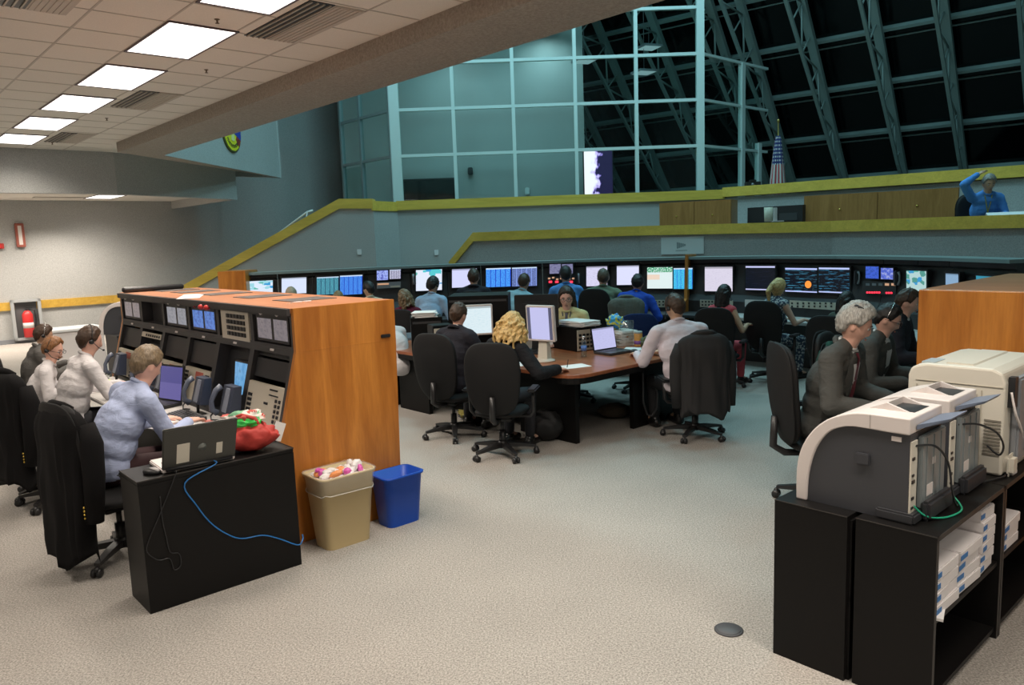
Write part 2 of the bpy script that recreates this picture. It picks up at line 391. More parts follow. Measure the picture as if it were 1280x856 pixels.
# upper tier wall, frontal part + diagonal part to the right
uL = atY(465, 255, 17.0); uM = atY(905, 240, 17.0); uR = atY(1330, 212, 13.0); uR = uM+(uR-uM)*1.7
m = MB()
pj = atY(497, 258, 17.0)
m.prism([(pj.x, 17.0), (uM.x, 17.0), (uM.x, 17.25), (pj.x, 17.25)], 0, 2.74)
m.prism([(uM.x, 17.0), (uR.x, uR.y), (uR.x+.2, uR.y+.2), (uM.x, 17.25)], 0, 2.74)
struct('wall_tier_upper', m, M_wallfab)
jl = atY(465, 258, 16.2)
m = MB(); m.prism([(jl.x, 16.2), (pj.x, 17.0), (pj.x, 17.2), (jl.x-.1, 16.4)], 0, 2.72); struct('wall_tier_corner', m, M_wallfab)
m = MB()
m.prism([(pj.x-.02, 16.94), (uM.x, 16.94), (uM.x, 17.34), (pj.x-.02, 17.34)], 2.72, 2.92)
m.prism([(jl.x, 16.14), (pj.x, 16.94), (pj.x, 17.34), (jl.x-.1, 16.5)], 2.70, 2.90)
struct('trim_3', m, M_oakrail)
m = MB()
d = (uR-uM); d.z = 0; d.normalize(); nn = Vector((-d.y, d.x, 0))*-1
m.hexa([(uM.x+nn.x*.08, uM.y+nn.y*.08, 2.76), (uR.x+nn.x*.08, uR.y+nn.y*.08, 2.76), (uR.x-nn.x*.3, uR.y-nn.y*.3, 2.76), (uM.x-nn.x*.3, uM.y-nn.y*.3, 2.76)],
       [(uM.x+nn.x*.08, uM.y+nn.y*.08, 2.96), (uR.x+nn.x*.08, uR.y+nn.y*.08, 2.96), (uR.x-nn.x*.3, uR.y-nn.y*.3, 2.96), (uM.x-nn.x*.3, uM.y-nn.y*.3, 2.96)])
struct('trim_4', m, M_oakrail)
# stair side wall with sloping cap, left
def ramp_wall(name, trim, pts_px, Y, thick, cap, zlow=0):
    top = [atY(x, y, Y) for x, y in pts_px]
    poly = [(p.x, p.z-cap) for p in top]
    poly = [(top[0].x, zlow)] + [(p.x, max(p.z-cap, zlow)) for p in top] + [(top[-1].x, zlow)]
    m = MB(); m.prism(poly[::-1], Y, Y+thick, 'y'); struct(name, m, M_wallfab)
    m = MB()
    for p, q in zip(top, top[1:]):
        m.hexa([(p.x, Y-.05, p.z-cap), (q.x, Y-.05, q.z-cap), (q.x, Y+thick+.05, q.z-cap), (p.x, Y+thick+.05, p.z-cap)],
               [(p.x, Y-.05, p.z), (q.x, Y-.05, q.z), (q.x, Y+thick+.05, q.z), (p.x, Y+thick+.05, p.z)])
    struct(trim, m, M_oakrail)
    return top
ramp_wall('wall_stair_left', 'trim_5', [(205, 370), (424, 248.5), (466, 248.5)], 16.2, .25, .20)
# lower tier half wall following the console (diagonal), with its short stair ramp
LT = [(562, 327, 15.4), (592, 290.5, 15.2), (800, 282.5, 14.2), (1040, 276, 12.1), (1300, 267, 9.6), (1560, 257, 7.9)]
tops = [atY(x, y, Y) for x, y, Y in LT]
nrm = []
for i, p in enumerate(tops):
    a_ = tops[max(i-1, 1)] if i > 1 else tops[1]; b_ = tops[min(i+1, len(tops)-1)] if i >= 1 else tops[2]
    v = (b_-a_); v.z = 0; v.normalize(); nrm.append(Vector((v.y, -v.x, 0)))
m = MB(); c = MB()
for i in range(len(tops)-1):
    p, q = tops[i].copy(), tops[i+1].copy(); n0, n1 = nrm[i], nrm[i+1]
    def q4(z0, z1, f, bk): return [Vector((p.x, p.y, z0))+n0*f, Vector((q.x, q.y, z1))+n1*f, Vector((q.x, q.y, z1))-n1*bk, Vector((p.x, p.y, z0))-n0*bk]
    m.hexa(q4(0, 0, 0, .2), q4(max(p.z-.17, .1), q.z-.17, 0, .2))
    c.hexa(q4(p.z-.17, q.z-.17, .05, .25), q4(p.z, q.z, .05, .25))
struct('wall_tier_lower', m, M_wallfab); struct('trim_6', c, M_oakrail)
# tier floors
z1 = 1.32
m = MB(); m.prism([(tops[1].x, tops[1].y+.2), (tops[2].x+.12, tops[2].y+.15), (tops[3].x+.12, tops[3].y+.15), (tops[4].x+.15, tops[4].y+.15), (tops[5].x+.15, tops[5].y+.15), (uR.x, uR.y), (uM.x, 17.0), (tops[1].x, 17.0)], z1-.1, z1); struct('floor_tier_lower', m, M_carpet)
z2 = 2.0
# handrail behind the sloping cap
hp = [(282, 341), (384, 265), (391, 263)]
t = thing('handrail', 'thin white metal handrail above the sloping yellow stair cap', 'handrail', atY(300, 330, 16.6))
m = MB(); m.tube([atY(x, y, 16.6)-t.location for x, y in hp], .022); m.build('rail', M_white, t)
m = MB()
for x, y, dy in ((318, 314, 9), (384, 265, 11)): 
    p = atY(x, y, 16.6)-t.location; m = MB(); m.tube([p, p+Vector((0, -.1, -.13))], .012); m.build('bracket', M_white, t)

# ================================================================ glass rooms
GY = 18.6
cols = [(493, 5), (567, 3), (642, 3), (719.5, 3), (795.5, 3), (873.5, 6)]
gx = [atY(x, 150, GY).x for x, _ in cols]
rowz = [atY(680, y, GY).z for y in (248, 189, 131.5, 74, 16, -42, -100)]
m = MB(); 
for (x, wd), X in zip(cols, gx):
    hw = .12 if wd > 4 else .04
    m.box(X-hw if wd != 6 else X-.06, X+hw, GY-.06, GY+.06, 2.0, 9.6)
for z_ in rowz: m.box(gx[0], gx[-1], GY-.05, GY+.05, z_-.035, z_+.035)
struct('window_1', m, M_alu)
m = MB(); m.box(gx[0], gx[-1], GY-.005, GY+.005, 2.0, 9.6); struct('window_2', m, M_glass)
m = MB(); m.box(gx[0]-.1, gx[-1]+.1, GY-.08, GY+.08, 0, rowz[0]-.04); struct('wall_glass_base', m, M_wallfab)
# side panel in the A direction (towards the left wall)
g0 = Vector((gx[0]-.1, GY, 0)); 
def pxA(px, base, dirv):   # distance along dirv from base that lands at image column px (at y 180)
    d = ray(px, 180); k = d.x/d.y
    return (k*base.y-base.x)/(dirv.x-k*dirv.y)
sideM = Matrix.Translation(g0) @ Matrix.Rotation(math.atan2(AV.y, AV.x), 4, 'Z')
ts = [0, pxA(452, g0, AV), pxA(428, g0, AV)]
m = MB(); m.M = sideM
for k, tt in enumerate(ts): m.box(tt-.04, tt+.04, -.05, .05, 2.0, 9.6)
for z_ in rowz[1:]: m.box(0, ts[-1], -.04, .04, z_-.03, z_+.03)
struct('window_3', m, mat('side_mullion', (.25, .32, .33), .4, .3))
m = MB(); m.M = sideM; m.box(0, ts[-1], -.004, .004, 2.0, 9.6); struct('window_4', m, M_glass)
m = MB(); m.M = sideM; m.box(ts[1]+.08, ts[2]-.08, -.02, .03, 2.2, rowz[1]-.1); 
# right panel in the B direction
g1 = Vector((gx[-1]+.06, GY, 0)); rM = Matrix.Translation(g1) @ Matrix.Rotation(RAB, 4, 'Z')
tr = [pxA(927, g1, BV), pxA(948, g1, BV)]
m2 = MB(); m2.M = rM
for tt in tr: m2.box(tt-.07, tt+.07, -.06, .06, 2.0, rowz[3] if tt == tr[0] else rowz[1]+.2)
for z_ in rowz[1:4]: m2.box(0, tr[1]+(.4), -.035, .035, z_-.03, z_+.03)
struct('window_5', m2, M_alu)
m2 = MB(); m2.M = rM; m2.box(0, tr[1], -.004, .004, 2.0, 6.0); struct('window_6', m2, M_glass)
struct('window_7', m, M_glass)
# room behind the glass
bw = atY(427, 150, 21.6).x; be = atY(730, 150, 21.6).x
m = MB(); m.box(bw, be, 21.6, 21.8, 1.9, 9.6); struct('wall_glass_room', m, M_wallfab)
m = MB(); m.box(-5.2, 12, 17.2, 26, 1.9, 2.0); struct('floor_tier_upper', m, M_carpet)
p = atY(505, 250, 21.5); q = atY(570, 222, 21.5)
t = thing('wall_monitor', 'dark wide screen hanging low on the wall behind the left glass pane', 'screen', (p.x+.6, 21.5, p.z))
m = MB(); m.box(p.x-t.location.x, q.x-t.location.x, -.05, .08, -.1, q.z-p.z, bev=.015); m.build('housing', M_dark, t)
m = MB(); m.box(p.x-t.location.x+.04, q.x-t.location.x-.04, -.056, -.05, -.05, q.z-p.z-.05); m.build('screen_face', mat('screen_off', (.006, .012, .014), .1), t)
for x, y, s_ in ((588, 214, .07), (659, 239, .06)):
    p = atY(x, y, 21.56); o = MB().box(p.x-s_, p.x+s_, 21.48, 21.6, p.z-.1, p.z+.1, bev=.02).build('wall_box', M_dark if x < 600 else M_white)
    tag(o, 'small dark speaker box on the wall behind the second glass pane' if x < 600 else 'small white switch plate on the wall behind the third glass pane', 'wall fixture')
# launch picture screen
def scr_launch():
    m, nt, b = new_mat('launch_picture')
    tc = nt.nodes.new('ShaderNodeTexCoord'); sx = nt.nodes.new('ShaderNodeSeparateXYZ'); nt.links.new(tc.outputs['Generated'], sx.inputs[0])
    n = nt.nodes.new('ShaderNodeTexNoise'); n.inputs['Scale'].default_value = 5; n.inputs['Detail'].default_value = 6; nt.links.new(tc.outputs['Generated'], n.inputs['Vector'])
    s1 = nt.nodes.new('ShaderNodeMath'); s1.operation = 'MULTIPLY_ADD'; s1.inputs[1].default_value = .95; nt.links.new(n.outputs['Fac'], s1.inputs[0]); nt.links.new(sx.outputs['X'], s1.inputs[2])
    r = ramp(nt, s1.outputs[0], [(.78, (1, .95, 1)), (.9, (.7, .55, 1)), (.98, (.12, .08, .4)), (1, (.015, .01, .05))])
    b.inputs['Base Color'].default_value = (0, 0, 0, 1); nt.links.new(r.outputs[0], b.inputs['Emission Color']); b.inputs['Emission Strength'].default_value = 1.3
    return m
p = atY(731, 244, 20.6); q = atY(765, 188, 20.6)
t = thing('launch_screen', 'bright tall screen showing a white and violet launch plume behind the glass', 'screen', ((p.x+q.x)/2, 20.6, p.z))
hw = (q.x-p.x)/2
m = MB(); m.box(-hw-.03, hw+.03, 0, .08, -.03, q.z-p.z+.03, bev=.01); m.box(-.1, .1, .02, .1, -p.z+2.0, 0); m.build('housing', M_dark, t)
m = MB(); m.box(-hw, hw, -.006, 0, 0, q.z-p.z); m.build('screen_face', scr_launch(), t)

# ================================================================ slanted window wall with trusses
wb = atY(1057, 226, 22.8)
wd = Vector((-math.sin(R(50)), math.cos(R(50)), 0)); wn = Vector((-wd.y, wd.x, 0))
if wn.y > 0: wn = -wn
lean = Vector((wn.x*.66, wn.y*.66, .75)).normalized()   # up along the glass, leaning over the room
out = wd.cross(lean).normalized()
if out.dot(wn) < 0: out = -out     # towards the room
def WP(t_, h, o_=0): return wb + wd*t_ + lean*h + out*o_
def wall_hit(x, y):
    d = ray(x, y); n_ = out; p_ = CAMP+d*((wb-CAMP).dot(n_)/d.dot(n_)); return (p_-wb).dot(wd), (p_-wb).dot(lean)
m = MB()
m.plate(WP(-16, -3, -.3), WP(12, -3, -.3), WP(12, 12, -.3), WP(-16, 12, -.3), th=.05); struct('window_8', m, M_night)
m = MB()
hs = [wall_hit(1100, y)[1] for y in (169, 108, 42)]; sp = (hs[2]-hs[0])/2
for h in hs+[hs[0]-sp, hs[2]+sp, hs[2]+2*sp, hs[2]+3*sp]:
    m.hexa([WP(-16, h-.04, -.25), WP(12, h-.04, -.25), WP(12, h+.04, -.25), WP(-16, h+.04, -.25)], [WP(-16, h-.04, -.1), WP(12, h-.04, -.1), WP(12, h+.04, -.1), WP(-16, h+.04, -.1)])
    m.hexa([WP(-16, h-.27, -.25), WP(12, h-.27, -.25), WP(12, h-.25, -.25), WP(-16, h-.25, -.25)], [WP(-16, h-.27, -.2), WP(12, h-.27, -.2), WP(12, h-.25, -.2), WP(-16, h-.25, -.2)])
struct('trim_7', m, M_truss)
truss = None
def box_between(mb, a_, b_, w_, d_, ax):
    t_ = (b_-a_).normalized(); s_ = ax-t_*ax.dot(t_); s_.normalize(); n_ = t_.cross(s_)
    def c4(p): return [p-s_*w_/2-n_*d_/2, p+s_*w_/2-n_*d_/2, p+s_*w_/2+n_*d_/2, p-s_*w_/2+n_*d_/2]
    mb.hexa(c4(a_), c4(b_))
pxs = [(1292, 'slanted grey window truss at the right photo edge'), (1206, 'slanted grey window truss ending just left of the man in blue'), (1131, 'slanted grey window truss above the middle of the long brown cupboards'), (1056, 'slanted grey window truss above the left end of the long brown cupboards'), (990, 'slanted grey window truss directly right of the flag'), (957, 'slanted pale grey window truss just left of the flag')]
tlist = [wall_hit(x, 226)[0] for x, _ in pxs]; tlab = {tt: l for tt, (_, l) in zip(tlist, pxs)}
dt = 1.72
tlist += [tlist[0]-dt, tlist[0]-2*dt] + [tlist[5]+dt*k for k in (1, 2, 3, 4)]
for i, tt in enumerate(tlist):
    t = thing('window_truss', tlab.get(tt, 'slanted grey window truss seen through the glass panes'), 'truss', WP(tt, -2), 0, 'leaning trusses of the window wall')
    t0 = t.location.copy()
    def Q(h, o_): return WP(tt, h, o_)-t0
    m = MB(); box_between(m, Q(-2, 0), Q(11.5, .02), .20, .16, wd); m.build('main_chord', M_truss, t)
    m = MB(); box_between(m, Q(.7, .34), Q(11.5, 1.55), .08, .08, wd); box_between(m, Q(.7, .34), Q(-.6, .02), .08, .08, wd); m.build('inner_chord', M_truss, t)
    m = MB(); h = .9; k = 0
    while h < 10.5:
        o0 = .34+1.21*(h-.7)/10.8; o1 = .34+1.21*(h+.25)/10.8
        if k % 2 == 0: m.tube([Q(h, o0), Q(h+.95, .04)], .026, seg=5)
        else: m.tube([Q(h, .04), Q(h+.95, o1)], .026, seg=5)
        m.tube([Q(h, o0), Q(h, .03)], .022, seg=5)
        h += .95; k += 1
    m.build('lacing', M_truss, t)

# ---- unseen downlights set in the high ceiling above the far half
def downlight(x, y, pw, col=(.46, .90, 1.0), size=.9, label='square cool downlight in the high ceiling beyond the top of the photo', spread=180):
    t = thing('high_ceiling_light', label, 'ceiling light', (x, y, 11.0), 0, 'cool downlights in the high ceiling')
    m = MB(); m.box(-size/2-.05, size/2+.05, -size/2-.05, size/2+.05, -.06, 0); m.build('housing', M_grey, t)
    l = bpy.data.lights.new('downlight', 'AREA'); l.shape = 'SQUARE'; l.size = size; l.energy = pw; l.color = col; l.spread = R(spread)
    o = bpy.data.objects.new('lamp', l); COL.objects.link(o); o.parent = t; o.location = (0, 0, -.075)
for x, y in ((-1.5, 12.5), (2.5, 12.5), (6, 9.5), (2.2, 8.2), (-2.5, 16), (1.5, 15.6), (6, 13.5)): downlight(x, y, HIGHBAY)
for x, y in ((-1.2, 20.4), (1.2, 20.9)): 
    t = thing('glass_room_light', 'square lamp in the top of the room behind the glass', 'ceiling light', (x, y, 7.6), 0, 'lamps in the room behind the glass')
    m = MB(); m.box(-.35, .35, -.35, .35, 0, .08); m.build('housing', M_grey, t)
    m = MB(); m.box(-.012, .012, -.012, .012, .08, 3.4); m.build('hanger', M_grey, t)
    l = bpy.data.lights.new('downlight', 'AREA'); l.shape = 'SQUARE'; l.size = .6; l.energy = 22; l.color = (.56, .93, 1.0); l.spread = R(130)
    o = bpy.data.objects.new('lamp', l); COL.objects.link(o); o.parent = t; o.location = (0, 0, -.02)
for i, b in enumerate((4.25, 1.75, -.75)):
    l = bpy.data.lights.new('wall_washer', 'AREA'); l.shape = 'RECTANGLE'; l.size = .9; l.size_y = .25; l.energy = 60; l.color = (1.0, .88, .76); l.spread = R(120)
    t = thing('wall_washer', ['recessed wall washer lamp lighting the left wall beside the fire extinguisher', 'recessed wall washer lamp at the left photo edge', 'recessed wall washer lamp left of the frame'][i], 'ceiling light', W(b, 19.8, 3.298), RAB, 'wall washers')
    m = MB(); m.box(-.48, .48, -.15, .15, -.01, 0); m.build('trim_plate', M_grid, t)
    o = bpy.data.objects.new('lamp', l); COL.objects.link(o); o.parent = t; o.location = (0, 0, -.015)
for x, y in ((730, 77), (811, 60), (805, 91)):  # glowing squares added behind the glass in place of reflected ceiling lamps
    p = atY(x, y, 20.2); t = thing('lamp_reflection', 'pale glowing square added high behind the glass panes as a ceiling lamp reflection', 'ceiling light', p, R(20), 'added squares for lamp reflections in the upper panes')
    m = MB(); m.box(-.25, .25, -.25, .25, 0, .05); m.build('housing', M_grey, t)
    m = MB(); m.box(-.22, .22, -.22, .22, -.01, 0); m.build('diffuser', mat('reflection_glow', (.5, .6, .62), .5, emit=(.55, .85, .9), es=.35), t)
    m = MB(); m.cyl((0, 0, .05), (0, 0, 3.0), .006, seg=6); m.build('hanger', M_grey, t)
# ================================================================ near left console (room frame: x = across, y = along)
def screen_mat(name, kind, c1=(.8, .85, 1), c2=(.3, .4, .6), es=1.0, seed=0):
    if name in MATS: return MATS[name]
    m, nt, b = new_mat(name); L = nt.links
    b.inputs['Base Color'].default_value = (.01, .01, .01, 1); b.inputs['Roughness'].default_value = .25
    tc = nt.nodes.new('ShaderNodeTexCoord'); mp = nt.nodes.new('ShaderNodeMapping'); L.new(tc.outputs['UV'], mp.inputs[0]); mp.inputs['Location'].default_value = (seed*.37, seed*.61, 0)
    def noise_(sc, vec=None, det=2):
        n = nt.nodes.new('ShaderNodeTexNoise'); n.inputs['Scale'].default_value = sc; n.inputs['Detail'].default_value = det
        L.new(vec if vec else mp.outputs[0], n.inputs['Vector']); return n.outputs['Fac']
    def sep():
        s = nt.nodes.new('ShaderNodeSeparateXYZ'); L.new(tc.outputs['UV'], s.inputs[0]); return s.outputs
    def mix(fac, a, c):
        x = nt.nodes.new('ShaderNodeMixRGB'); L.new(fac, x.inputs[0])
        for k, q in ((1, a), (2, c)):
            if isinstance(q, tuple): x.inputs[k].default_value = (*q, 1)
            else: L.new(q, x.inputs[k])
        return x.outputs[0]
    def math_(op, a, v):
        x = nt.nodes.new('ShaderNodeMath'); x.operation = op; L.new(a, x.inputs[0])
        if isinstance(v, float) or isinstance(v, int): x.inputs[1].default_value = v
        else: L.new(v, x.inputs[1])
        return x.outputs[0]
    m2 = nt.nodes.new('ShaderNodeMapping'); L.new(tc.outputs['UV'], m2.inputs[0]); m2.inputs['Location'].default_value = (seed*.4, seed*.3, 0)
    o = sep()
    if kind == 'doc':       # pale page with faint lines
        m2.inputs['Scale'].default_value = (6, 40, 1); n = noise_(1.5, m2.outputs[0])
        col = mix(math_('GREATER_THAN', n, .62), c1, c2)
        col = mix(math_('GREATER_THAN', o['Y'], .93), col, tuple(c*.55 for c in c1))
    elif kind == 'page':    # page with dark side bars
        col = mix(math_('GREATER_THAN', math_('ABSOLUTE', math_('SUBTRACT', o['X'], .5), 0), .38), c1, c2)
        m2.inputs['Scale'].default_value = (8, 60, 1)
    elif kind == 'data':    # table of figures on dark or blue
        m2.inputs['Scale'].default_value = (18, 26, 1); n = noise_(2.0, m2.outputs[0], 3)
        r = ramp(nt, n, [(.44, c1), (.52, c2), (.62, tuple(min(1, c*1.6+.1) for c in c2))]); col = r.outputs[0]
        col = mix(math_('GREATER_THAN', math_('FRACT', math_('MULTIPLY', o['X'], 5.0), 0), .86), col, c1)
        col = mix(math_('GREATER_THAN', o['Y'], .94), col, (.6, .75, .95))
    elif kind == 'chart':   # white with coloured boxes
        v = nt.nodes.new('ShaderNodeTexVoronoi'); v.distance = 'CHEBYCHEV'; v.inputs['Scale'].default_value = 5; L.new(mp.outputs[0], v.inputs['Vector'])
        n = v.outputs['Color']; s = nt.nodes.new('ShaderNodeSeparateColor'); L.new(n, s.inputs[0])
        r = ramp(nt, s.outputs[0], [(0, c1), (.55, c2), (.8, (.05, .35, .7)), (.93, (.12, .5, .42))], 'CONSTANT'); col = r.outputs[0]
        col = mix(math_('LESS_THAN', o['Y'], .3), col, tuple(min(1, c*1.0) for c in c1))
    elif kind == 'table':   # pale table with a green headed row and a peach block
        m2.inputs['Scale'].default_value = (14, 8, 1); n = noise_(2.0, m2.outputs[0])
        pe = math_('MULTIPLY', math_('LESS_THAN', o['X'], .5), math_('MULTIPLY', math_('GREATER_THAN', o['Y'], .42), math_('LESS_THAN', o['Y'], .66)))
        col = mix(pe, c1, (.85, .68, .55)); gr = math_('MULTIPLY', math_('GREATER_THAN', o['Y'], .76), math_('GREATER_THAN', n, .47))
        col = mix(gr, col, c2)
    elif kind == 'dark':    # near-black with light bar and traces
        m2.inputs['Scale'].default_value = (3, 30, 1); n = noise_(1.0, m2.outputs[0])
        col = mix(math_('GREATER_THAN', n, .60), (.004, .006, .012), c2)
        col = mix(math_('GREATER_THAN', o['Y'], .93), col, c1); col = mix(math_('LESS_THAN', o['Y'], .05), col, c1)
    elif kind == 'picture':
        n = noise_(4, None, 4); r = ramp(nt, n, [(.35, c2), (.55, c1), (.75, tuple(c*.5 for c in c2))]); col = r.outputs[0]
    else: col = mix(math_('GREATER_THAN', o['Y'], .5), c2, c1)
    L.new(col, b.inputs['Emission Color']); b.inputs['Emission Strength'].default_value = es
    MATS[name] = m; return m
def uv_quad(name, P, m, parent):   # P: bl, br, tr, tl (local points) -> thin emissive sheet with uv
    me = bpy.data.meshes.new(name); P = [Vector(p) for p in P]
    n = (P[1]-P[0]).cross(P[3]-P[0]).normalized()*.004
    vs = [tuple(p) for p in P]+[tuple(p-n) for p in P]
    me.from_pydata(vs, [], [(0, 1, 2, 3), (7, 6, 5, 4), (0, 4, 5, 1), (1, 5, 6, 2), (2, 6, 7, 3), (3, 7, 4, 0)])
    uv = me.uv_layers.new(name='UV'); base = [(0, 0), (1, 0), (1, 1), (0, 1)]
    for lp in me.loops: uv.data[lp.index].uv = base[lp.vertex_index % 4]
    me.materials.append(m); o = bpy.data.objects.new(name, me); COL.objects.link(o)
    if parent is not None: o.parent = parent
    return o

CA0, CA1 = 4.72, 8.62; CB, CT, CK = 2.31, 1.60, 1.31
con = thing('control_console', 'long wooden-ended black control console with six bays of screens and phones at left', 'console', W(CB, CA0), RAB)
# local: x = b-CB, y = a-CA0
LEN = CA1-CA0
def front_x(z): return 0 if z >= CK else lerp(-.15, 0, (z-.74)/(CK-.74))
endpoly = [(0, CT), (0, CK), (-.15, .74), (-.17, .62), (-.17, 0), (.76, 0), (.79, CK), (.79, CT)]
m = MB(); m.prism(endpoly, 0, .035, 'y'); m.prism([(p[0]*1.0, p[1]) for p in [(0.002, CK+.004), (0.002, CK-.006), (.788, CK-.006), (.788, CK+.004)]], -.001, 0.0, 'y', M_lt)
m.mats = [M_wood, M_lt]; o = m.build('end_panel', None, con, bevel=.004); o['label'] = 'broad orange wood end panel facing the aisle'
for f in o.data.polygons: pass
m = MB(); m.box(.66, .74, -.012, 0, 1.33, 1.355, bev=.004); m.build('panel_latch', M_dark, con)
m = MB(); m.prism(endpoly, LEN-.035, LEN, 'y'); m.build('end_panel', M_wood, con)
m = MB(); m.box(-.005, .79, .035, LEN-.035, CT-.035, CT-.001)
m.build('top', M_woodtop, con)
m = MB(); m.box(-.03, -.0, .036, LEN-.036, CT-.05, CT-.004); m.build('top_edge', M_charc, con)
m = MB()
for y in (.75, 1.5, 2.3, 3.05, 3.6): m.box(.28, .66, y-.16, y+.16, CT-.001, CT+.004)
m.build('top_grille', mat('grille', (.10, .085, .08), .7, bump=.6, bscale=300), con)
m = MB()  # carcass behind the fronts
m.prism([(.24, CT-.04), (.18, CK), (.05, .74), (.05, 0), (.76, 0), (.785, CT-.04)], .036, LEN-.036, 'y'); m.build('carcass', M_black, con)
m = MB(); m.box(-.62, .05, .036, LEN-.036, .715, .745, bev=.006); m.build('desk_top', M_deskgrey, con)
m = MB(); m.box(-.10, .04, .036, LEN-.036, 0, .715); m.build('kick_panel', M_black, con)
NB = 6; BWD = (LEN-.072)/NB
def face_pt(z, inset=0): return front_x(z)+inset
M_scrp = screen_mat('small_pink_screen', 'picture', (.42, .36, .38), (.28, .25, .28), .5)
M_scrb = screen_mat('small_blue_screen', 'picture', (.12, .28, .75), (.05, .12, .45), .8)
M_scrw = screen_mat('small_grey_screen', 'picture', (.45, .46, .52), (.30, .31, .36), .6)
def slab(mb, y0, y1, z0, z1, d0, d1, mt=None):  # slab lying on the lower slanted (or upper upright) face; d = distance out of the face (towards -x)
    lo = [(front_x(z0)-d0, y0, z0), (front_x(z0)-d0, y1, z0), (front_x(z1)-d0, y1, z1), (front_x(z1)-d0, y0, z1)]
    hi = [(x-(d1-d0), y, z) for x, y, z in lo]
    mb.hexa(lo, hi, mt)
def frame(mb, y0, y1, z0, z1, w_, mt=None, d0=-.03, d1=0):
    slab(mb, y0, y1, z0, z0+w_, d0, d1, mt); slab(mb, y0, y1, z1-w_, z1, d0, d1, mt)
    slab(mb, y0, y0+w_, z0+w_, z1-w_, d0, d1, mt); slab(mb, y1-w_, y1, z0+w_, z1-w_, d0, d1, mt)
kinds = ['pink', 'keys', 'blue', 'grey', 'blank', 'pink2']
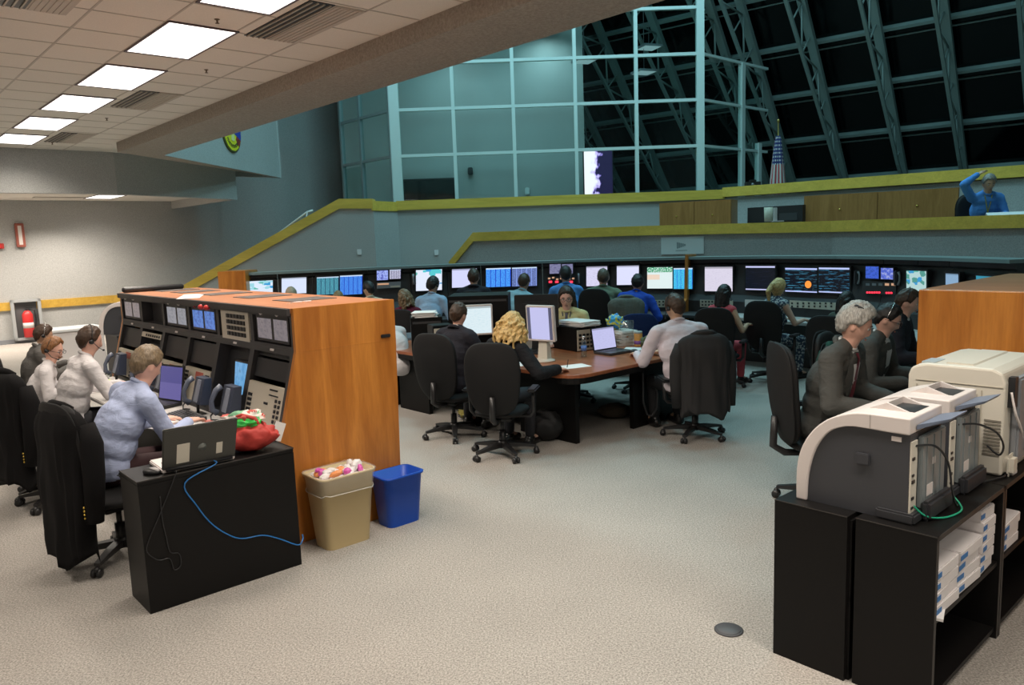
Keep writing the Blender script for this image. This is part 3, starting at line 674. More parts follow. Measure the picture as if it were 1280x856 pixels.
for i, kd in enumerate(kinds):
    y0 = .036+i*BWD; y1 = y0+BWD; g = .03
    # uprights + rails of the bay
    m = MB(); frame(m, y0, y1, CK, CT-.04, .026, M_charc, -.2, 0); frame(m, y0, y1, .74, CK, .035, M_charc, -.12, 0)
    m.build('bay_frame', None, con)
    u0, u1, v0, v1 = y0+.045, y1-.045, CK+.022, CT-.06
    if kd in ('pink', 'blue', 'grey', 'pink2'):
        mt = {'pink': M_scrp, 'pink2': M_scrp, 'blue': M_scrb, 'grey': M_scrw}[kd]
        m = MB(); slab(m, u0, u1, v0, v1, -.10, -.05); bay = m.build('screen_surround', M_dark, con)
        c = (u0+u1)/2
        for (a, b_) in ((u0+.05, c-.02), (c+.02, u1-.03)):
            hz = MB(); slab(hz, a-.02, b_+.02, v0+.015, v1-.005, -.06, -.012); hh = hz.build('small_monitor', M_charc2, con)
            x = front_x(v0)+.011
            uv_quad('screen_face', [(x-.004+.004, b_, v0+.035), (x, a, v0+.035), (x, a, v1-.03), (x, b_, v1-.03)], mt, hh)
            lm = MB(); lm.lathe([(.011, 0), (.014, .01), (.008, .018)], seg=10, T=Matrix.Translation((-.0, (a+b_)/2, v1+.008)) @ Matrix.Rotation(-PI/2, 4, 'Y'))
            lm.build('indicator_cap', M_red if kd == 'blue' else M_lt, con)
        if kd == 'blue':
            for yy in (y0+.10, y0+.22):
                lm = MB(); lm.ell((-.03, yy+.02, CT-.05), (.025, .04, .022)); lm.build('red_dome_lamp', M_red, con)
    elif kd == 'keys':
        m = MB(); slab(m, u0+.0, u1-.04, v0-.01, v1, -.03, .004); kp = m.build('key_panel', M_beige, con); kp['label'] = 'beige panel with rows of black keys'
        for rr_ in range(4):
            for cc in range(6):
                a = u0+.06+cc*.058; z_ = v0+.02+rr_*.045
                if a+.04 < u1-.08:
                    q = MB(); slab(q, a, a+.042, z_, z_+.03, .003, .012); q.build('key', M_dark, kp)
    else:
        m = MB(); slab(m, u0, u1, v0, v1, -.12, -.09); m.build('blank_recess', M_charc2, con)
    # small white label plates
    m = MB(); slab(m, (y0+y1)/2-.03, (y0+y1)/2+.03, CK-.02, CK-.005, -.001, .003); m.build('label_plate', M_lt, con)
    # lower face
    if kd == 'pink':
        m = MB(); slab(m, u0-.01, u1+.01, 1.235, 1.275, -.05, -.04, M_dark); slab(m, u0, u1, 1.09, 1.22, -.05, -.03, M_charc2); m.build('blank_panel', None, con)
        m = MB(); slab(m, u0-.01, u1, .775, 1.06, -.02, .002); kp = m.build('module_panel', M_beige, con); kp['label'] = 'beige panel with dark side keys'
        for zz in range(6):
            for a in (u0+.015, u0+.065, u1-.085, u1-.05):
                q = MB(); slab(q, a, a+.026, .79+zz*.034, .79+zz*.034+.02, .001, .008); q.build('key', M_dark, kp)
        q = MB(); slab(q, u0+.08, u0+.2, 1.03, 1.04, .001, .005); slab(q, u0+.2, u0+.26, .93, .945, .001, .005); slab(q, u0+.06, u0+.2, .995, 1.003, .001, .005); q.build('slot', M_dark, kp)
    elif kd == 'keys':
        m = MB(); slab(m, u0-.01, u1+.01, .775, 1.27, -.12, -.09); m.build('open_recess', M_dark, con)
        t = thing('flat_monitor', 'flat monitor with a blue screen inside the open recess of the second console bay', 'monitor', W(CB, CA0), RAB)
        m = MB(); m.hexa([(-.02, u0+.08, .83), (-.02, u0+.36, .83), (.02, u0+.36, 1.16), (.02, u0+.08, 1.16)], [(.02, u0+.08, .83), (.02, u0+.36, .83), (.06, u0+.36, 1.16), (.06, u0+.08, 1.16)]); m.build('housing', M_dark, t)
        uv_quad('screen_face', [(-.0235, u0+.345, .85), (-.0235, u0+.095, .85), (.015, u0+.095, 1.145), (.015, u0+.345, 1.145)], screen_mat('recess_screen', 'picture', (.20, .50, .85), (.10, .35, .70), .8), t)
        m = MB(); m.box(-.05, .05, u0+.12, u0+.32, .746, .76).box(0, .03, u0+.2, u0+.24, .76, .9); m.build('stand', M_dark, t)
    else:
        if kd != 'blank':
            m = MB(); slab(m, u0, u1, 1.07, 1.25, -.05, -.03, M_charc2); m.build('blank_panel', None, con)
            m = MB(); slab(m, u0, u1, .79, 1.04, -.02, .002); kp = m.build('module_panel', M_beige, con)
            for zz in range(7):
                for a in (u0+.015, u0+.06, u1-.085, u1-.04):
                    q = MB(); slab(q, a, a+.03, .80+zz*.032, .80+zz*.032+.019, .001, .008); q.build('key', M_dark, kp)
            q = MB(); slab(q, u0+.14, u0+.30, .96, 1.02, .001, .004); q.build('lamp_strip', mat('strip_red', (.42, .10, .07), .5), kp)
        else:
            m = MB(); slab(m, u0, u1, 1.20, 1.245, -.01, .003); q = m.build('module_panel', M_beige, con)
            for zz in range(7):
                k = MB(); slab(k, u0+.03+zz*.06, u0+.06+zz*.06, 1.212, 1.232, .002, .008); k.build('key', M_dark, q)
            m = MB(); slab(m, u0, u1, .79, 1.17, -.12, -.10); m.build('open_recess', M_dark, con)
            m = MB(); slab(m, u0+.05, u1-.09, .97, 1.13, -.09, -.07); hh = m.build('small_monitor', M_charc2, con)
            x0_, x1_ = front_x(.99)+.068, front_x(1.11)+.068
            uv_quad('screen_face', [(x0_, u1-.11, .99), (x0_, u0+.07, .99), (x1_, u0+.07, 1.11), (x1_, u1-.11, 1.11)], screen_mat('deep_blue_screen', 'picture', (.08, .25, .45), (.03, .10, .25), .7), hh)
# ---- telephones standing in front of the panels
phone = thing('console_telephone', 'x', 'telephone', (0, 0, 0), 0, 'grey-blue telephones along the console')
m = MB(); m.box(-.07, .02, -.06, .07, -.054, -.046); m.tube([(-.02, 0, -.05), (-.02, 0, .02), (0, 0, .08)], .012, seg=8); m.build('foot', M_dark, phone)
m = MB(); m.hexa([(-.035, -.085, .03), (.05, -.085, .015), (.05, .095, .015), (-.035, .095, .03)], [(.02, -.085, .225), (.075, -.085, .225), (.075, .095, .225), (.02, .095, .225)]); m.build('phone_body', mat('phone_blue', (.035, .045, .075), .4), phone)
m = MB(); m.hexa([(-.043, -.03, .05), (-.035, -.03, .04), (-.035, .03, .04), (-.043, .03, .05)], [(.008, -.03, .21), (.02, -.03, .21), (.02, .03, .21), (.008, .03, .21)]); m.build('display_strip', mat('phone_grey', (.22, .24, .29), .4), phone)
m = MB(); m.tube([(-.055, .075, .03), (-.09, .078, .06), (-.088, .08, .125), (-.05, .08, .195), (-.01, .08, .22)], [.024, .022, .016, .020, .024], seg=10); m.build('handset', mat('handset', (.085, .10, .14), .4), phone)
m = MB(); m.tube([(-.085, .075, .04), (-.11, .06, .02), (-.13, .0, .006), (-.10, -.05, .005), (-.14, -.1, .006)], .006, seg=6); m.build('cord', M_dark, phone)
ph = [(5.42, 'grey telephone with curved handset standing before the blue recess screen', 2.10, .80), (5.98, 'dark blue telephone standing in the third bay left of the screen recess', 2.10, .80), (6.86, 'telephone just left of the raised laptop screen', 2.10, .80), (8.15, 'telephone in the farthest console bay beside the wooden end', 2.10, .80), (7.3, 'telephone behind the head of the man in light blue', 2.10, .80)]
for i, (a, l, b, zp) in enumerate(ph):
    if i == 0: o = phone; o.location = W(b, a, zp); o.rotation_euler = (0, 0, RAB); o['label'] = l
    else: copy_tree(phone, W(b, a, zp), RAB, l)
# things on top of the console
t = thing('binder', 'black closed tube-like case lying on the far end of the console top', 'case', W(2.62, 8.45, CT), RAB)
m = MB(); m.capsule((-.30, 0, .03), (.26, .0, .03), .03, .028); m.build('case_body', M_dark, t)
t = tag(MB().box(-.32, .32, -.09, .09, 0, .004).build('paper_sheet', M_paper, None, W(2.45, 6.95, CT), RAB+R(65)), 'long white paper sheet lying on the console top', 'paper')
# goggles near front edge of the top
t = thing('eyeglasses', 'small clear eyeglasses lying on the near front corner of the console top', 'eyeglasses', W(2.52, 5.0, CT), RAB)
m = MB(); m.tube([(.06*math.cos(k*PI/6)*.5-.03, .02*math.sin(k*PI/6)+.0, .02) for k in range(13)], .003, seg=5).tube([(.06*math.cos(k*PI/6)*.5+.04, .02*math.sin(k*PI/6), .02) for k in range(13)], .003, seg=5).tube([(-.06, 0, .02), (-.065, .1, .006)], .0025, seg=5).tube([(.07, 0, .02), (.075, .1, .006)], .0025, seg=5); m.build('frame', M_lt, t)
# ---- keyboard, papers, laptop on the shelf
def keyboard(loc, rz, label, col=None, name='keyboard', w_=.44, d_=.15, group=None):
    t = thing(name, label, 'keyboard', loc, rz, group)
    m = MB(); m.hexa([(-w_/2, -d_/2, 0), (w_/2, -d_/2, 0), (w_/2, d_/2, 0), (-w_/2, d_/2, 0)], [(-w_/2, -d_/2, .012), (w_/2, -d_/2, .012), (w_/2, d_/2, .028), (-w_/2, d_/2, .028)]); m.build('case', col or M_dark, t)
    m = MB(); nc = 17; dx = w_*.95/nc
    for r_ in range(6):
        for c in range(nc):
            if c in (11, ) : continue
            y = -d_/2+.014+r_*.021; z_ = .012+.016*(y+d_/2)/d_
            m.box(-w_/2+.01+c*dx, -w_/2+.01+c*dx+dx*.82, y, y+.017, z_, z_+.006)
    o = m.build('keys', mat('keycap', (.035, .034, .036), .5), t); return t
keyboard(W(1.97, 5.93, .745), RAB-PI/2, 'black keyboard on the console shelf in front of the man in light blue')
def laptop(name, loc, rz, label, open_=105, w_=.34, d_=.24, body=None, lid=None, scr=None, stick=False):
    body = body or M_grey; lid = lid or M_dark
    t = thing(name, label, 'laptop', loc, rz)
    m = MB(); m.box(-w_/2, w_/2, -d_/2, d_/2, 0, .026, bev=.006); m.build('base', body, t)
    m = MB()
    for r_ in range(5):
        for c in range(13): m.box(-w_*.43+c*w_*.066, -w_*.43+c*w_*.066+w_*.055, -.01+r_*.02, .006+r_*.02, .026, .029)
    m.build('keys', M_dark, t)
    m = MB(); m.box(-.045, .045, -d_/2+.02, -.03, .026, .0275); m.build('touchpad', M_charc, t)
    a = R(open_); hinge = Matrix.Translation((0, d_/2-.006, .024)) @ Matrix.Rotation(a, 4, 'X') @ Matrix.Translation((0, 0, 0))
    # lid local: x width, -y is up when closed ; rotate so it stands
    LT_ = Matrix.Translation((0, d_/2-.004, .022)) @ Matrix.Rotation(R(90-open_)*-1+0, 4, 'X')
    LT_ = Matrix.Translation((0, d_/2-.004, .022)) @ Matrix.Rotation(-R(open_-90), 4, 'X')
    m = MB(); m.M = LT_; m.box(-w_/2, w_/2, -.006, .010, 0, d_, bev=.005); L_ = m.build('lid', lid, t)
    P = [LT_ @ Vector(p) for p in [(-w_/2+.014, -.0075, .016), (w_/2-.014, -.0075, .016), (w_/2-.014, -.0075, d_-.014), (-w_/2+.014, -.0075, d_-.014)]]
    uv_quad('screen_face', P, scr, L_)
    if stick:
        m = MB(); m.M = LT_; m.box(-.125, -.09, .010, .0115, .05, .125, M_beigep); m.build('sticker', None, L_)
        m = MB(); m.M = LT_; m.box(.06, .13, .010, .0115, .03, .16, M_beigep, bev=.0006); o = m.build('sticker', None, L_); o['label'] = 'large cream paper sticker'
        m = MB(); m.M = LT_; m.lathe([(.024, 0), (.024, .0015)], mat('lid_badge', (.22, .24, .23), .3, .5), 24, Matrix.Translation((-.01, .010, .115)) @ Matrix.Rotation(-PI/2, 4, 'X')); m.build('badge', None, L_)
        m = MB(); m.M = Matrix.Identity(4); m.cyl((-w_/2+.02, d_/2+.01, .02), (w_/2-.02, d_/2+.01, .02), .011); m.build('hinge_bar', M_dark, t)
    return t
laptop('laptop', W(1.93, 6.55, .747), RAB-PI/2+R(14), 'open laptop with dim violet screen facing the man in light blue', 100, .33, .30, M_dark, M_dark, screen_mat('violet_laptop', 'x', (.10, .09, .28), (.15, .13, .36), .9))
for (b, a, w_, d_, l, rz_) in [(1.78, 5.72, .22, .30, 'white paper under the right hand of the man in light blue', 20), (1.8, 6.85, .22, .3, 'white paper beside the hand of the man in light blue', -10), (1.72, 7.9, .3, .42, 'pale paper sheet spread before the man in the white shirt', 8)]:
    tag(MB().box(-w_/2, w_/2, -d_/2, d_/2, 0, .003).build('paper_sheet', M_paper, None, W(b, a, .7465), RAB+R(rz_)), l, 'paper')
tag(MB().box(-.04, .04, -.09, .09, 0, .012, bev=.003).build('highlighter_pad', mat('lime', (.55, .8, .05), .5), None, W(2.02, 8.35, .7465), RAB), 'small lime green pad on the shelf by the far console end', 'notepad')
t = thing('soft_ball', 'small pink eraser lying on the shelf near the red bag', 'eraser', W(2.0, 5.55, .7465), RAB)
m = MB(); m.ell((0, 0, .018), (.03, .022, .018)); m.build('body', mat('pink', (.75, .22, .18), .5), t)

# ---- black side desk at the near end
t = thing('side_desk', 'low black desk with closed sides standing before the left console', 'desk', W(1.63, 4.56), RAB)
m = MB(); m.box(-.46, .455, -.165, .165, .735, .762, bev=.003); m.build('desk_top', M_black, t)
m = MB(); m.box(-.46, .455, -.165, -.145, 0, .735); m.build('modesty_panel', M_black, t)
m = MB(); m.box(-.46, -.44, -.145, .165, 0, .735); m.build('side_panel', M_black, t)
m = MB(); m.box(.435, .455, -.145, .165, 0, .735); m.build('side_panel', M_black, t)
m = MB(); m.box(-.462, .457, -.167, -.164, .757, .764).box(-.463, -.46, -.167, .167, .757, .764).box(.455, .457, -.167, .167, .757, .764); m.build('edge_band', M_blackedge, t)
laptop('laptop', W(1.53, 4.57, .763), RAB+PI+R(-3), 'big grey laptop with stickers on its lid, seen from behind on the low black desk', 112, .41, .27, M_lt, mat('lid_grey', (.045, .045, .04), .45), screen_mat('laptop_back', 'doc', (.5, .55, .7), (.3, .3, .4), .8), True)
t = thing('computer_mouse', 'black and silver mouse on the left end of the low black desk', 'mouse', W(1.28, 4.50, .763), RAB+R(30))
m = MB(); m.ell((0, 0, .012), (.034, .058, .024)); m.build('mouse_shell', M_dark, t)
m = MB(); m.ell((0, -.01, .020), (.020, .045, .018)); m.build('palm_cover', mat('silver_pl', (.35, .33, .33), .3), t)
def cable(name, label, pts, r_, mt, cat='cable', sub=6):
    P = [Vector(p) for p in pts]; out_ = []
    for i in range(len(P)-1):
        p0 = P[max(i-1, 0)]; p1 = P[i]; p2 = P[i+1]; p3 = P[min(i+2, len(P)-1)]
        for k in range(sub):
            t_ = k/sub; out_.append(.5*((2*p1)+(p2-p0)*t_+(2*p0-5*p1+4*p2-p3)*t_*t_+(3*p1-p0-3*p2+p3)*t_**3))
    out_.append(P[-1]); base = out_[0].copy()
    return tag(MB().tube([p-base for p in out_], r_, seg=6).build(name, mt, None, base), label, cat)
AF = 4.56-.165-.008
def onfront(x, y): return atA(x, y, AF)
blue = mat('blue_cable', (.02, .16, .45), .4)
cable('network_cable', 'bright blue network cable drooping across the front of the low black desk', [W(1.66, 4.62, .78), W(1.60, 4.43, .785), W(1.595, 4.39, .768)]+[onfront(x, y) for x, y in [(231, 604), (246, 632), (265, 655), (287, 669), (304, 673), (328, 669), (348, 673), (372, 681)]]+[W(2.1, 4.39, .16), W(2.14, 4.47, .16)], .0042, blue)
cable('power_cable', 'thin black cable looping down the left part of the low black desk', [W(1.36, 4.52, .77), W(1.37, 4.40, .775), W(1.372, 4.387, .765)]+[onfront(x, y) for x, y in [(201, 640), (186, 675), (184, 690), (198, 700), (212, 698), (218, 712), (226, 706), (224, 692), (213, 690), (208, 672), (203, 650), (200, 620)]], .003, M_dark)
# ---- red bag
def blob_mesh(name, prims, voxel, m, parent=None, smooth=3, noise_amp=0, noise_scale=8, bm_extra=None, mods=None):
    pass
# ---- waste bins
def bin_(name, label, col, loc, rz, w0, d0, w1, d1, h, liner):
    t = thing(name, label, 'waste bin', loc, rz)
    def rr(w_, d_, z_, r_=.05, n=6):
        pts = []
        for cx, cy, a0 in ((w_/2-r_, d_/2-r_, 0), (-w_/2+r_, d_/2-r_, 90), (-w_/2+r_, -d_/2+r_, 180), (w_/2-r_, -d_/2+r_, 270)):
            for k in range(n): a = R(a0+90*k/(n-1)); pts.append((cx+r_*math.cos(a), cy+r_*math.sin(a), z_))
        return pts
    mb = MB(); th = .006
    mb.rings([rr(w0, d0, 0), rr(w0, d0, .001), rr(w1, d1, h-.015), rr(w1+.02, d1+.02, h-.015), rr(w1+.022, d1+.022, h), rr(w1-th, d1-th, h), rr(w0-th, d0-th, .01)], col, None, True)
    mb.build('bucket', None, t)
    if liner:
        M_l = mat('liner', (.80, .76, .68), .25, bump=.3, bscale=25, alpha=.20); M_l2 = mat('trash_white', (.75, .72, .72), .6); M_p = mat('trash_pink', (.6, .10, .40), .5); M_o = mat('trash_orange', (.75, .28, .1), .5)
        mb = MB(); rg = []
        for z_, e in ((h-.125, .008), (h-.12, .012), (h-.06, .010), (h-.0, .030), (h+.006, .026), (h+.004, .0), (h-.05, -.02)):
            f_ = (z_)/h; base = rr(lerp(w0, w1, min(f_, 1))+e, lerp(d0, d1, min(f_, 1))+e, z_)
            rg.append([Vector(p)*(1) + Vector((random.uniform(-1, 1)*.003, random.uniform(-1, 1)*.003, random.uniform(-1, 1)*.004+math.sin(k*.9)*.008*(1 if z_ < h-.1 else 0))) for k, p in enumerate(base)])
        mb.rings(rg, M_l, None, True, cap=False); lo_ = mb.build('bin_liner', None, t)
        mb = MB(); rr_ = rg[1]; mb.tube([Vector(p) for p in rr_]+[Vector(rr_[0])], .0035, mat('liner_edge', (.80, .77, .70), .3, alpha=.6), 5); mb.build('liner_edge', None, lo_)
        mb = MB(); rnd = random.Random(3)
        for k in range(26):
            x, y = rnd.uniform(-w1/2+.05, w1/2-.05), rnd.uniform(-d1/2+.05, d1/2-.05)
            mb.ell((x, y, h-.02+rnd.uniform(-.01, .03)), (rnd.uniform(.02, .05), rnd.uniform(.02, .04), rnd.uniform(.012, .03)), rnd.choice([M_l2, M_l2, M_p, M_o]), None, 7, 5, Matrix.Rotation(rnd.uniform(0, 3), 3, Vector((rnd.random(), rnd.random(), rnd.random()))))
        mb.box(-w1/2+.02, w1/2-.02, -d1/2+.02, d1/2-.02, h-.07, h-.03, M_l2)
        for f_ in mb.bm.faces: f_.smooth = False
        o = mb.build('crumpled_litter', None, t); o['kind'] = 'stuff'
    return t
M_tan = mat('tan_plastic', (.50, .385, .20), .45, bump=.02, bscale=30); M_bluep = mat('blue_plastic', (.002, .06, .42), .4)
c = (at(398, 676, 0)+at(458, 660, 0)+at(455, 653, 0))/3
bin_('waste_bin', 'tan plastic waste bin with white liner and crumpled litter beside the wood panel', M_tan, W(2.47, 4.545), RAB, .325, .215, .40, .285, .50, True)
bin_('waste_bin', 'empty blue plastic recycling bin beside the tan bin', M_bluep, W(2.945, 4.575), RAB, .265, .19, .32, .235, .37, False)

# ================================================================ right foreground: shelves with printers
def bookcase(label, a0, a1, b0, b1, h, group=None, open_side=None):
    t = thing('shelf_cabinet', label, 'shelf cabinet', W((b0+b1)/2, (a0+a1)/2), RAB, group); hb, ha = (b1-b0)/2, (a1-a0)/2
    m = MB(); m.box(-hb, hb, -ha, ha, h-.022, h); m.build('top', M_black, t)
    for s_ in (-1, 1):
        m = MB(); m.box(s_*hb, s_*(hb-.022), -ha, ha, 0, h-.022); m.build('side_panel', M_black, t)
    m = MB(); m.box(-hb+.022, hb-.022, ha-.012, ha, .0, h-.022); m.build('back_panel', M_black, t)
    for z_ in (.035, .37):
        m = MB(); m.box(-hb+.022, hb-.022, -ha+.01, ha-.012, z_, z_+.022); m.build('shelf', M_black, t)
    m = MB()
    for s_ in (-1, 1): m.box(s_*hb, s_*(hb-.022), -ha-.0015, -ha, 0, h)
    m.box(-hb, hb, -ha-.0015, -ha, h-.022, h); m.box(-hb-.0015, -hb, -ha, ha, h-.004, h+.001)
    m.build('edge_band', M_blackedge, t)
    return t
bookcase('black open shelf unit nearest the right foreground holding printer paper', 1.06, 1.385, 3.2, 4.06, .762)
bookcase('second black open shelf unit under the big beige printer', 1.06, 1.385, 4.07, 4.95, .762)
bookcase('narrow black cabinet back to back with the paper shelf unit', 1.755, 1.415, 3.185, 4.05, .762)
bookcase('black cabinet behind the second dark printer, beside the grey haired man', 1.755, 1.415, 4.06, 4.95, .762)
# reams of paper
M_ream = mat('ream_wrap', (.72, .68, .68), .45); M_rblue = mat('ream_blue', (.03, .16, .42), .5)
ream = thing('paper_ream', 'x', 'paper ream', (0, 0, 0), 0, 'wrapped reams on the shelves')
MB().box(-.14, .14, -.11, .11, 0, .05, bev=.004).build('wrapped_block', M_ream, ream); MB().box(-.142, -.06, -.1115, -.11, .012, .034).build('blue_mark', M_rblue, ream)
rl = []
stacks = [(3.42, 5), (3.72, 5), (3.92+.0, 6)]
cnt = 0
for si, (b, n_, ) in enumerate([(3.375, 4), (3.665, 4), (3.9, 6), (4.26, 3)]):
    for k in range(n_):
        zz = .392+k*.0505
        lab_ = 'white paper ream with blue mark, %s stack, %s' % (['nearest', 'second', 'third', 'far shelf unit'][si], ['at the bottom', 'second from the bottom', 'third up', 'fourth up', 'fifth up', 'on top'][k] if k < n_-1 else 'on top')
        sx_ = 0 if si < 2 else .0
        o = ream if cnt == 0 else copy_tree(ream)
        o.location = W(b, 1.185+random.uniform(-.006, .006), zz); o.rotation_euler = (0, 0, RAB+R(random.uniform(-2, 2))); o['label'] = lab_; cnt += 1
        if si == 2: o.scale = (.62, 1, 1)
tag(MB().box(-.1, .1, -.05, .05, 0, .012).build('paper_sheet', M_paper, None, W(3.33, 1.115, .3925), RAB+R(15)), 'loose white paper lying at the shelf edge before the nearest ream stack', 'paper')

# printers with arched white hood; local x = across (b), y = along (a) ; rear towards -a, front arch towards +a
def printer(label, b0, a0, a1, wd_):
    t = thing('laser_printer', label, 'printer', W(b0, a0, .763), RAB, 'two arched laser printers')
    L_ = .49; H_ = .45
    M_ps = mat('printer_side', (.045, .047, .055), .45, bump=.03, bscale=200)
    M_hood = mat('printer_hood', (.66, .60, .58), .4)
    M_rear = mat('printer_rear', (.22, .25, .26), .35)
    def smooth_(P, n=4):
        out_ = []
        for i in range(len(P)-1):
            p0, p1, p2, p3 = [Vector(P[max(0, min(len(P)-1, k))]) for k in (i-1, i, i+1, i+2)]
            for k in range(n): t_ = k/n; out_.append(.5*((2*p1)+(p2-p0)*t_+(2*p0-5*p1+4*p2-p3)*t_*t_+(3*p1-p0-3*p2+p3)*t_**3))
        return [tuple(v) for v in out_]+[P[-1]]
    outp = smooth_([(.49, 0), (.49, .14), (.47, .24), (.42, .33), (.35, .395), (.27, .432), (.19, .448), (.0, .45)])
    inp = smooth_([(.44, 0), (.432, .13), (.40, .25), (.34, .34), (.26, .378), (.18, .382), (.10, .38), (.0, .38)])
    m = MB(); m.prism([(0, 0)]+inp, .012, wd_-.012, 'x'); m.build('body', M_ps, t)
    n_ = len(outp); vs = []
    for x in (0, wd_): vs += [(x, p[0], p[1]) for p in outp]+[(x, p[0], p[1]) for p in inp]
    fs = []
    for k in range(n_-1): fs += [(k, k+1, n_+k+1, n_+k), (2*n_+k, 3*n_+k, 3*n_+k+1, 2*n_+k+1), (k, 2*n_+k, 2*n_+k+1, k+1), (n_+k, n_+k+1, 3*n_+k+1, 3*n_+k)]
    fs += [(0, n_, 3*n_, 2*n_), (n_-1, 3*n_-1, 4*n_-1, 2*n_-1)]
    m = MB(); m._fin(vs, fs, M_hood, False, None)
    bmesh.ops.remove_doubles(m.bm, verts=list(m.bm.verts), dist=1e-5); m.build('arched_hood', None, t, bevel=.006)
    m = MB(); m.box(.13, .29, .03, .14, H_-.02, H_+.0015); m.build('output_slot', M_dark, t)
    m = MB(); m.prism([(.22, H_-.005), (.14, H_-.005), (.14, H_+.03)], .12, .30, 'x'); m.prism([(.14, H_-.005), (.035, H_-.005), (.14, H_+.03)], .115, .13, 'x'); m.prism([(.14, H_-.005), (.035, H_-.005), (.14, H_+.03)], .29, .305, 'x'); m.build('slot_hood', M_hood, t)
    m = MB(); m.box(-.001, .002, .16, .163, .385, .445); m.build('hood_seam', mat('seam2', (.4, .36, .34), .5), t)
    # blue-grey flap leaning out at the rear
    m = MB(); m.hexa([(.13, -.10, H_-.02), (wd_-.03, -.10, H_-.02), (wd_-.03, -.005, H_-.055), (.06, -.005, H_-.055)], [(.13, -.11, H_-.006), (wd_-.03, -.11, H_-.006), (wd_-.03, -.005, H_-.035), (.06, -.005, H_-.035)]); m.build('rear_flap', mat('flap_blue', (.14, .17, .24), .4), t)
    m = MB(); m.box(.09, wd_-.01, -.022, 0, .05, H_-.09, bev=.004); 
    for k in range(3): m.box(.13+k*.08, .135+k*.08, -.026, -.02, .07, H_-.1)
    m.build('rear_door', M_rear, t)
    m = MB(); m.box(.012, .075, -.006, .002, .04, H_-.1); m.build('port_plate', M_beigep, t)
    for z_, s_ in ((.27, .012), (.20, .010), (.17, .014), (.10, .012), (.06, .010)):
        m = MB(); m.box(.02, .02+2*s_, -.010, -.005, z_, z_+s_); m.build('port', M_dark, t)
    m = MB(); m.box(-.006, wd_, -.03, .13, 0, .045, bev=.008); m.box(.08, wd_, -.06, -.02, 0, .085, bev=.012); m.build('base_tray', mat('printer_base', (.03, .031, .036), .5), t)
    m = MB(); m.box(-.002, .0125, .16, .22, .22, .27, bev=.004); m.build('side_relief', mat('relief', (.04, .042, .05), .4), t)
    m = MB(); m.box(.009, .0125, .035, .075, H_-.105, H_-.085); m.build('side_badge', M_lt, t)
    m = MB(); m.box(.14, .22, -.024, -.022, .09, .14); m.build('rear_sticker', M_lt, t)
    m = MB(); m.box(.20, .23, -.024, -.022, .22, .25); m.build('rear_sticker', M_lt, t)
    return t
printer('near laser printer with white arched hood and dark grey sides on the black cabinet', 3.26, 1.20, 1.69, .36)
printer('second laser printer with white arched hood, behind the near one', 3.71, 1.20, 1.69, .36)
cable('printer_cable', 'black cable curving down the back of the near printer', [W(3.30, 1.205, 1.09), W(3.40, 1.15, 1.08), W(3.47, 1.12, 1.0), W(3.5, 1.11, .88), W(3.56, 1.11, .79), W(3.66, 1.13, .77)], .005, M_dark)
cable('printer_cable', 'black cable looping at the back of the second printer', [W(3.80, 1.19, 1.09), W(3.9, 1.14, 1.08), W(4.0, 1.09, 1.03), W(4.08, 1.08, .95), W(4.09, 1.1, .9), W(4.12, 1.16, .93)], .005, M_dark)
cable('network_cable', 'green cable looping from the near printer onto the shelf top', [W(3.31, 1.212, .85), W(3.34, 1.16, .79), W(3.42, 1.115, .769), W(3.52, 1.09, .768), W(3.60, 1.10, .77), W(3.63, 1.14, .80), W(3.60, 1.16, .83)], .0045, mat('green_cable', (.02, .35, .20), .4))
# big beige office printer
t = thing('office_printer', 'large beige office laser printer with rounded top on the second shelf unit', 'printer', W(4.20, 1.115, .763), RAB)
Lb, La, Hp = .64, .45, .53
m = MB(); pr = [(0, 0), (La, 0), (La, .46), (La-.012, .50), (La-.05, Hp-.008), (La-.09, Hp), (.06, Hp), (.015, Hp-.02), (0, Hp-.07)]
m.prism(pr, 0, Lb, 'x'); m.build('body', M_beigep, t, bevel=.012)
m = MB(); m.box(-.004, .004, .10, .104, .02, .42).box(-.005, .003, .12, .16, .06, .40).box(-.004, .004, .01, La-.04, .44, .443).box(-.006, .004, La-.05, La-.044, 0, .42); m.build('side_seam', mat('seam', (.42, .38, .31), .5), t)
m = MB(); m.hexa([(.05, La-.30, Hp-.003), (Lb-.05, La-.30, Hp-.003), (Lb-.05, La-.16, Hp-.005), (.05, La-.16, Hp-.005)], [(.05, La-.29, Hp+.008), (Lb-.05, La-.29, Hp+.008), (Lb-.05, La-.17, Hp+.008), (.05, La-.17, Hp+.008)]); m.build('top_lid', M_beigep, t)
m = MB(); m.box(.03, .17, La-.12, La-.055, Hp-.018, Hp+.004); m.build('control_panel', mat('panel_pale', (.38, .44, .47), .4), t)
m = MB(); m.box(.04, .09, -.03, 0, .34, Hp-.04, M_dark).box(.09, Lb-.02, -.04, 0, .06, Hp-.05, M_grey, bev=.01).box(.2, .23, -.05, -.035, .1, Hp-.1, M_dark); m.build('rear_cover', None, t)
m = MB()
for k in range(11): m.box(-.004, .0, .012, .085, .10+k*.017, .108+k*.017, mat('vent_dark', (.2, .18, .15), .6))
m.build('vent_slots', None, t)
m = MB(); m.box(.005, .10, -.045, .0, .0, .11, M_beigep, bev=.02); m.build('rear_foot', None, t)
cable('printer_cable', 'cream cable hanging down the back of the big beige printer', [W(4.24, 1.10, 1.18), W(4.245, 1.08, 1.08), W(4.3, 1.07, 1.0), W(4.38, 1.08, .93), W(4.40, 1.1, .82)], .006, M_lt)
t = thing('white_plug', 'small white plug lying on the shelf edge behind the beige printer', 'plug', W(4.28, 1.09, .763), RAB)
MB().box(-.03, .03, -.015, .015, 0, .025, bev=.005).build('plug_body', M_lt, t)
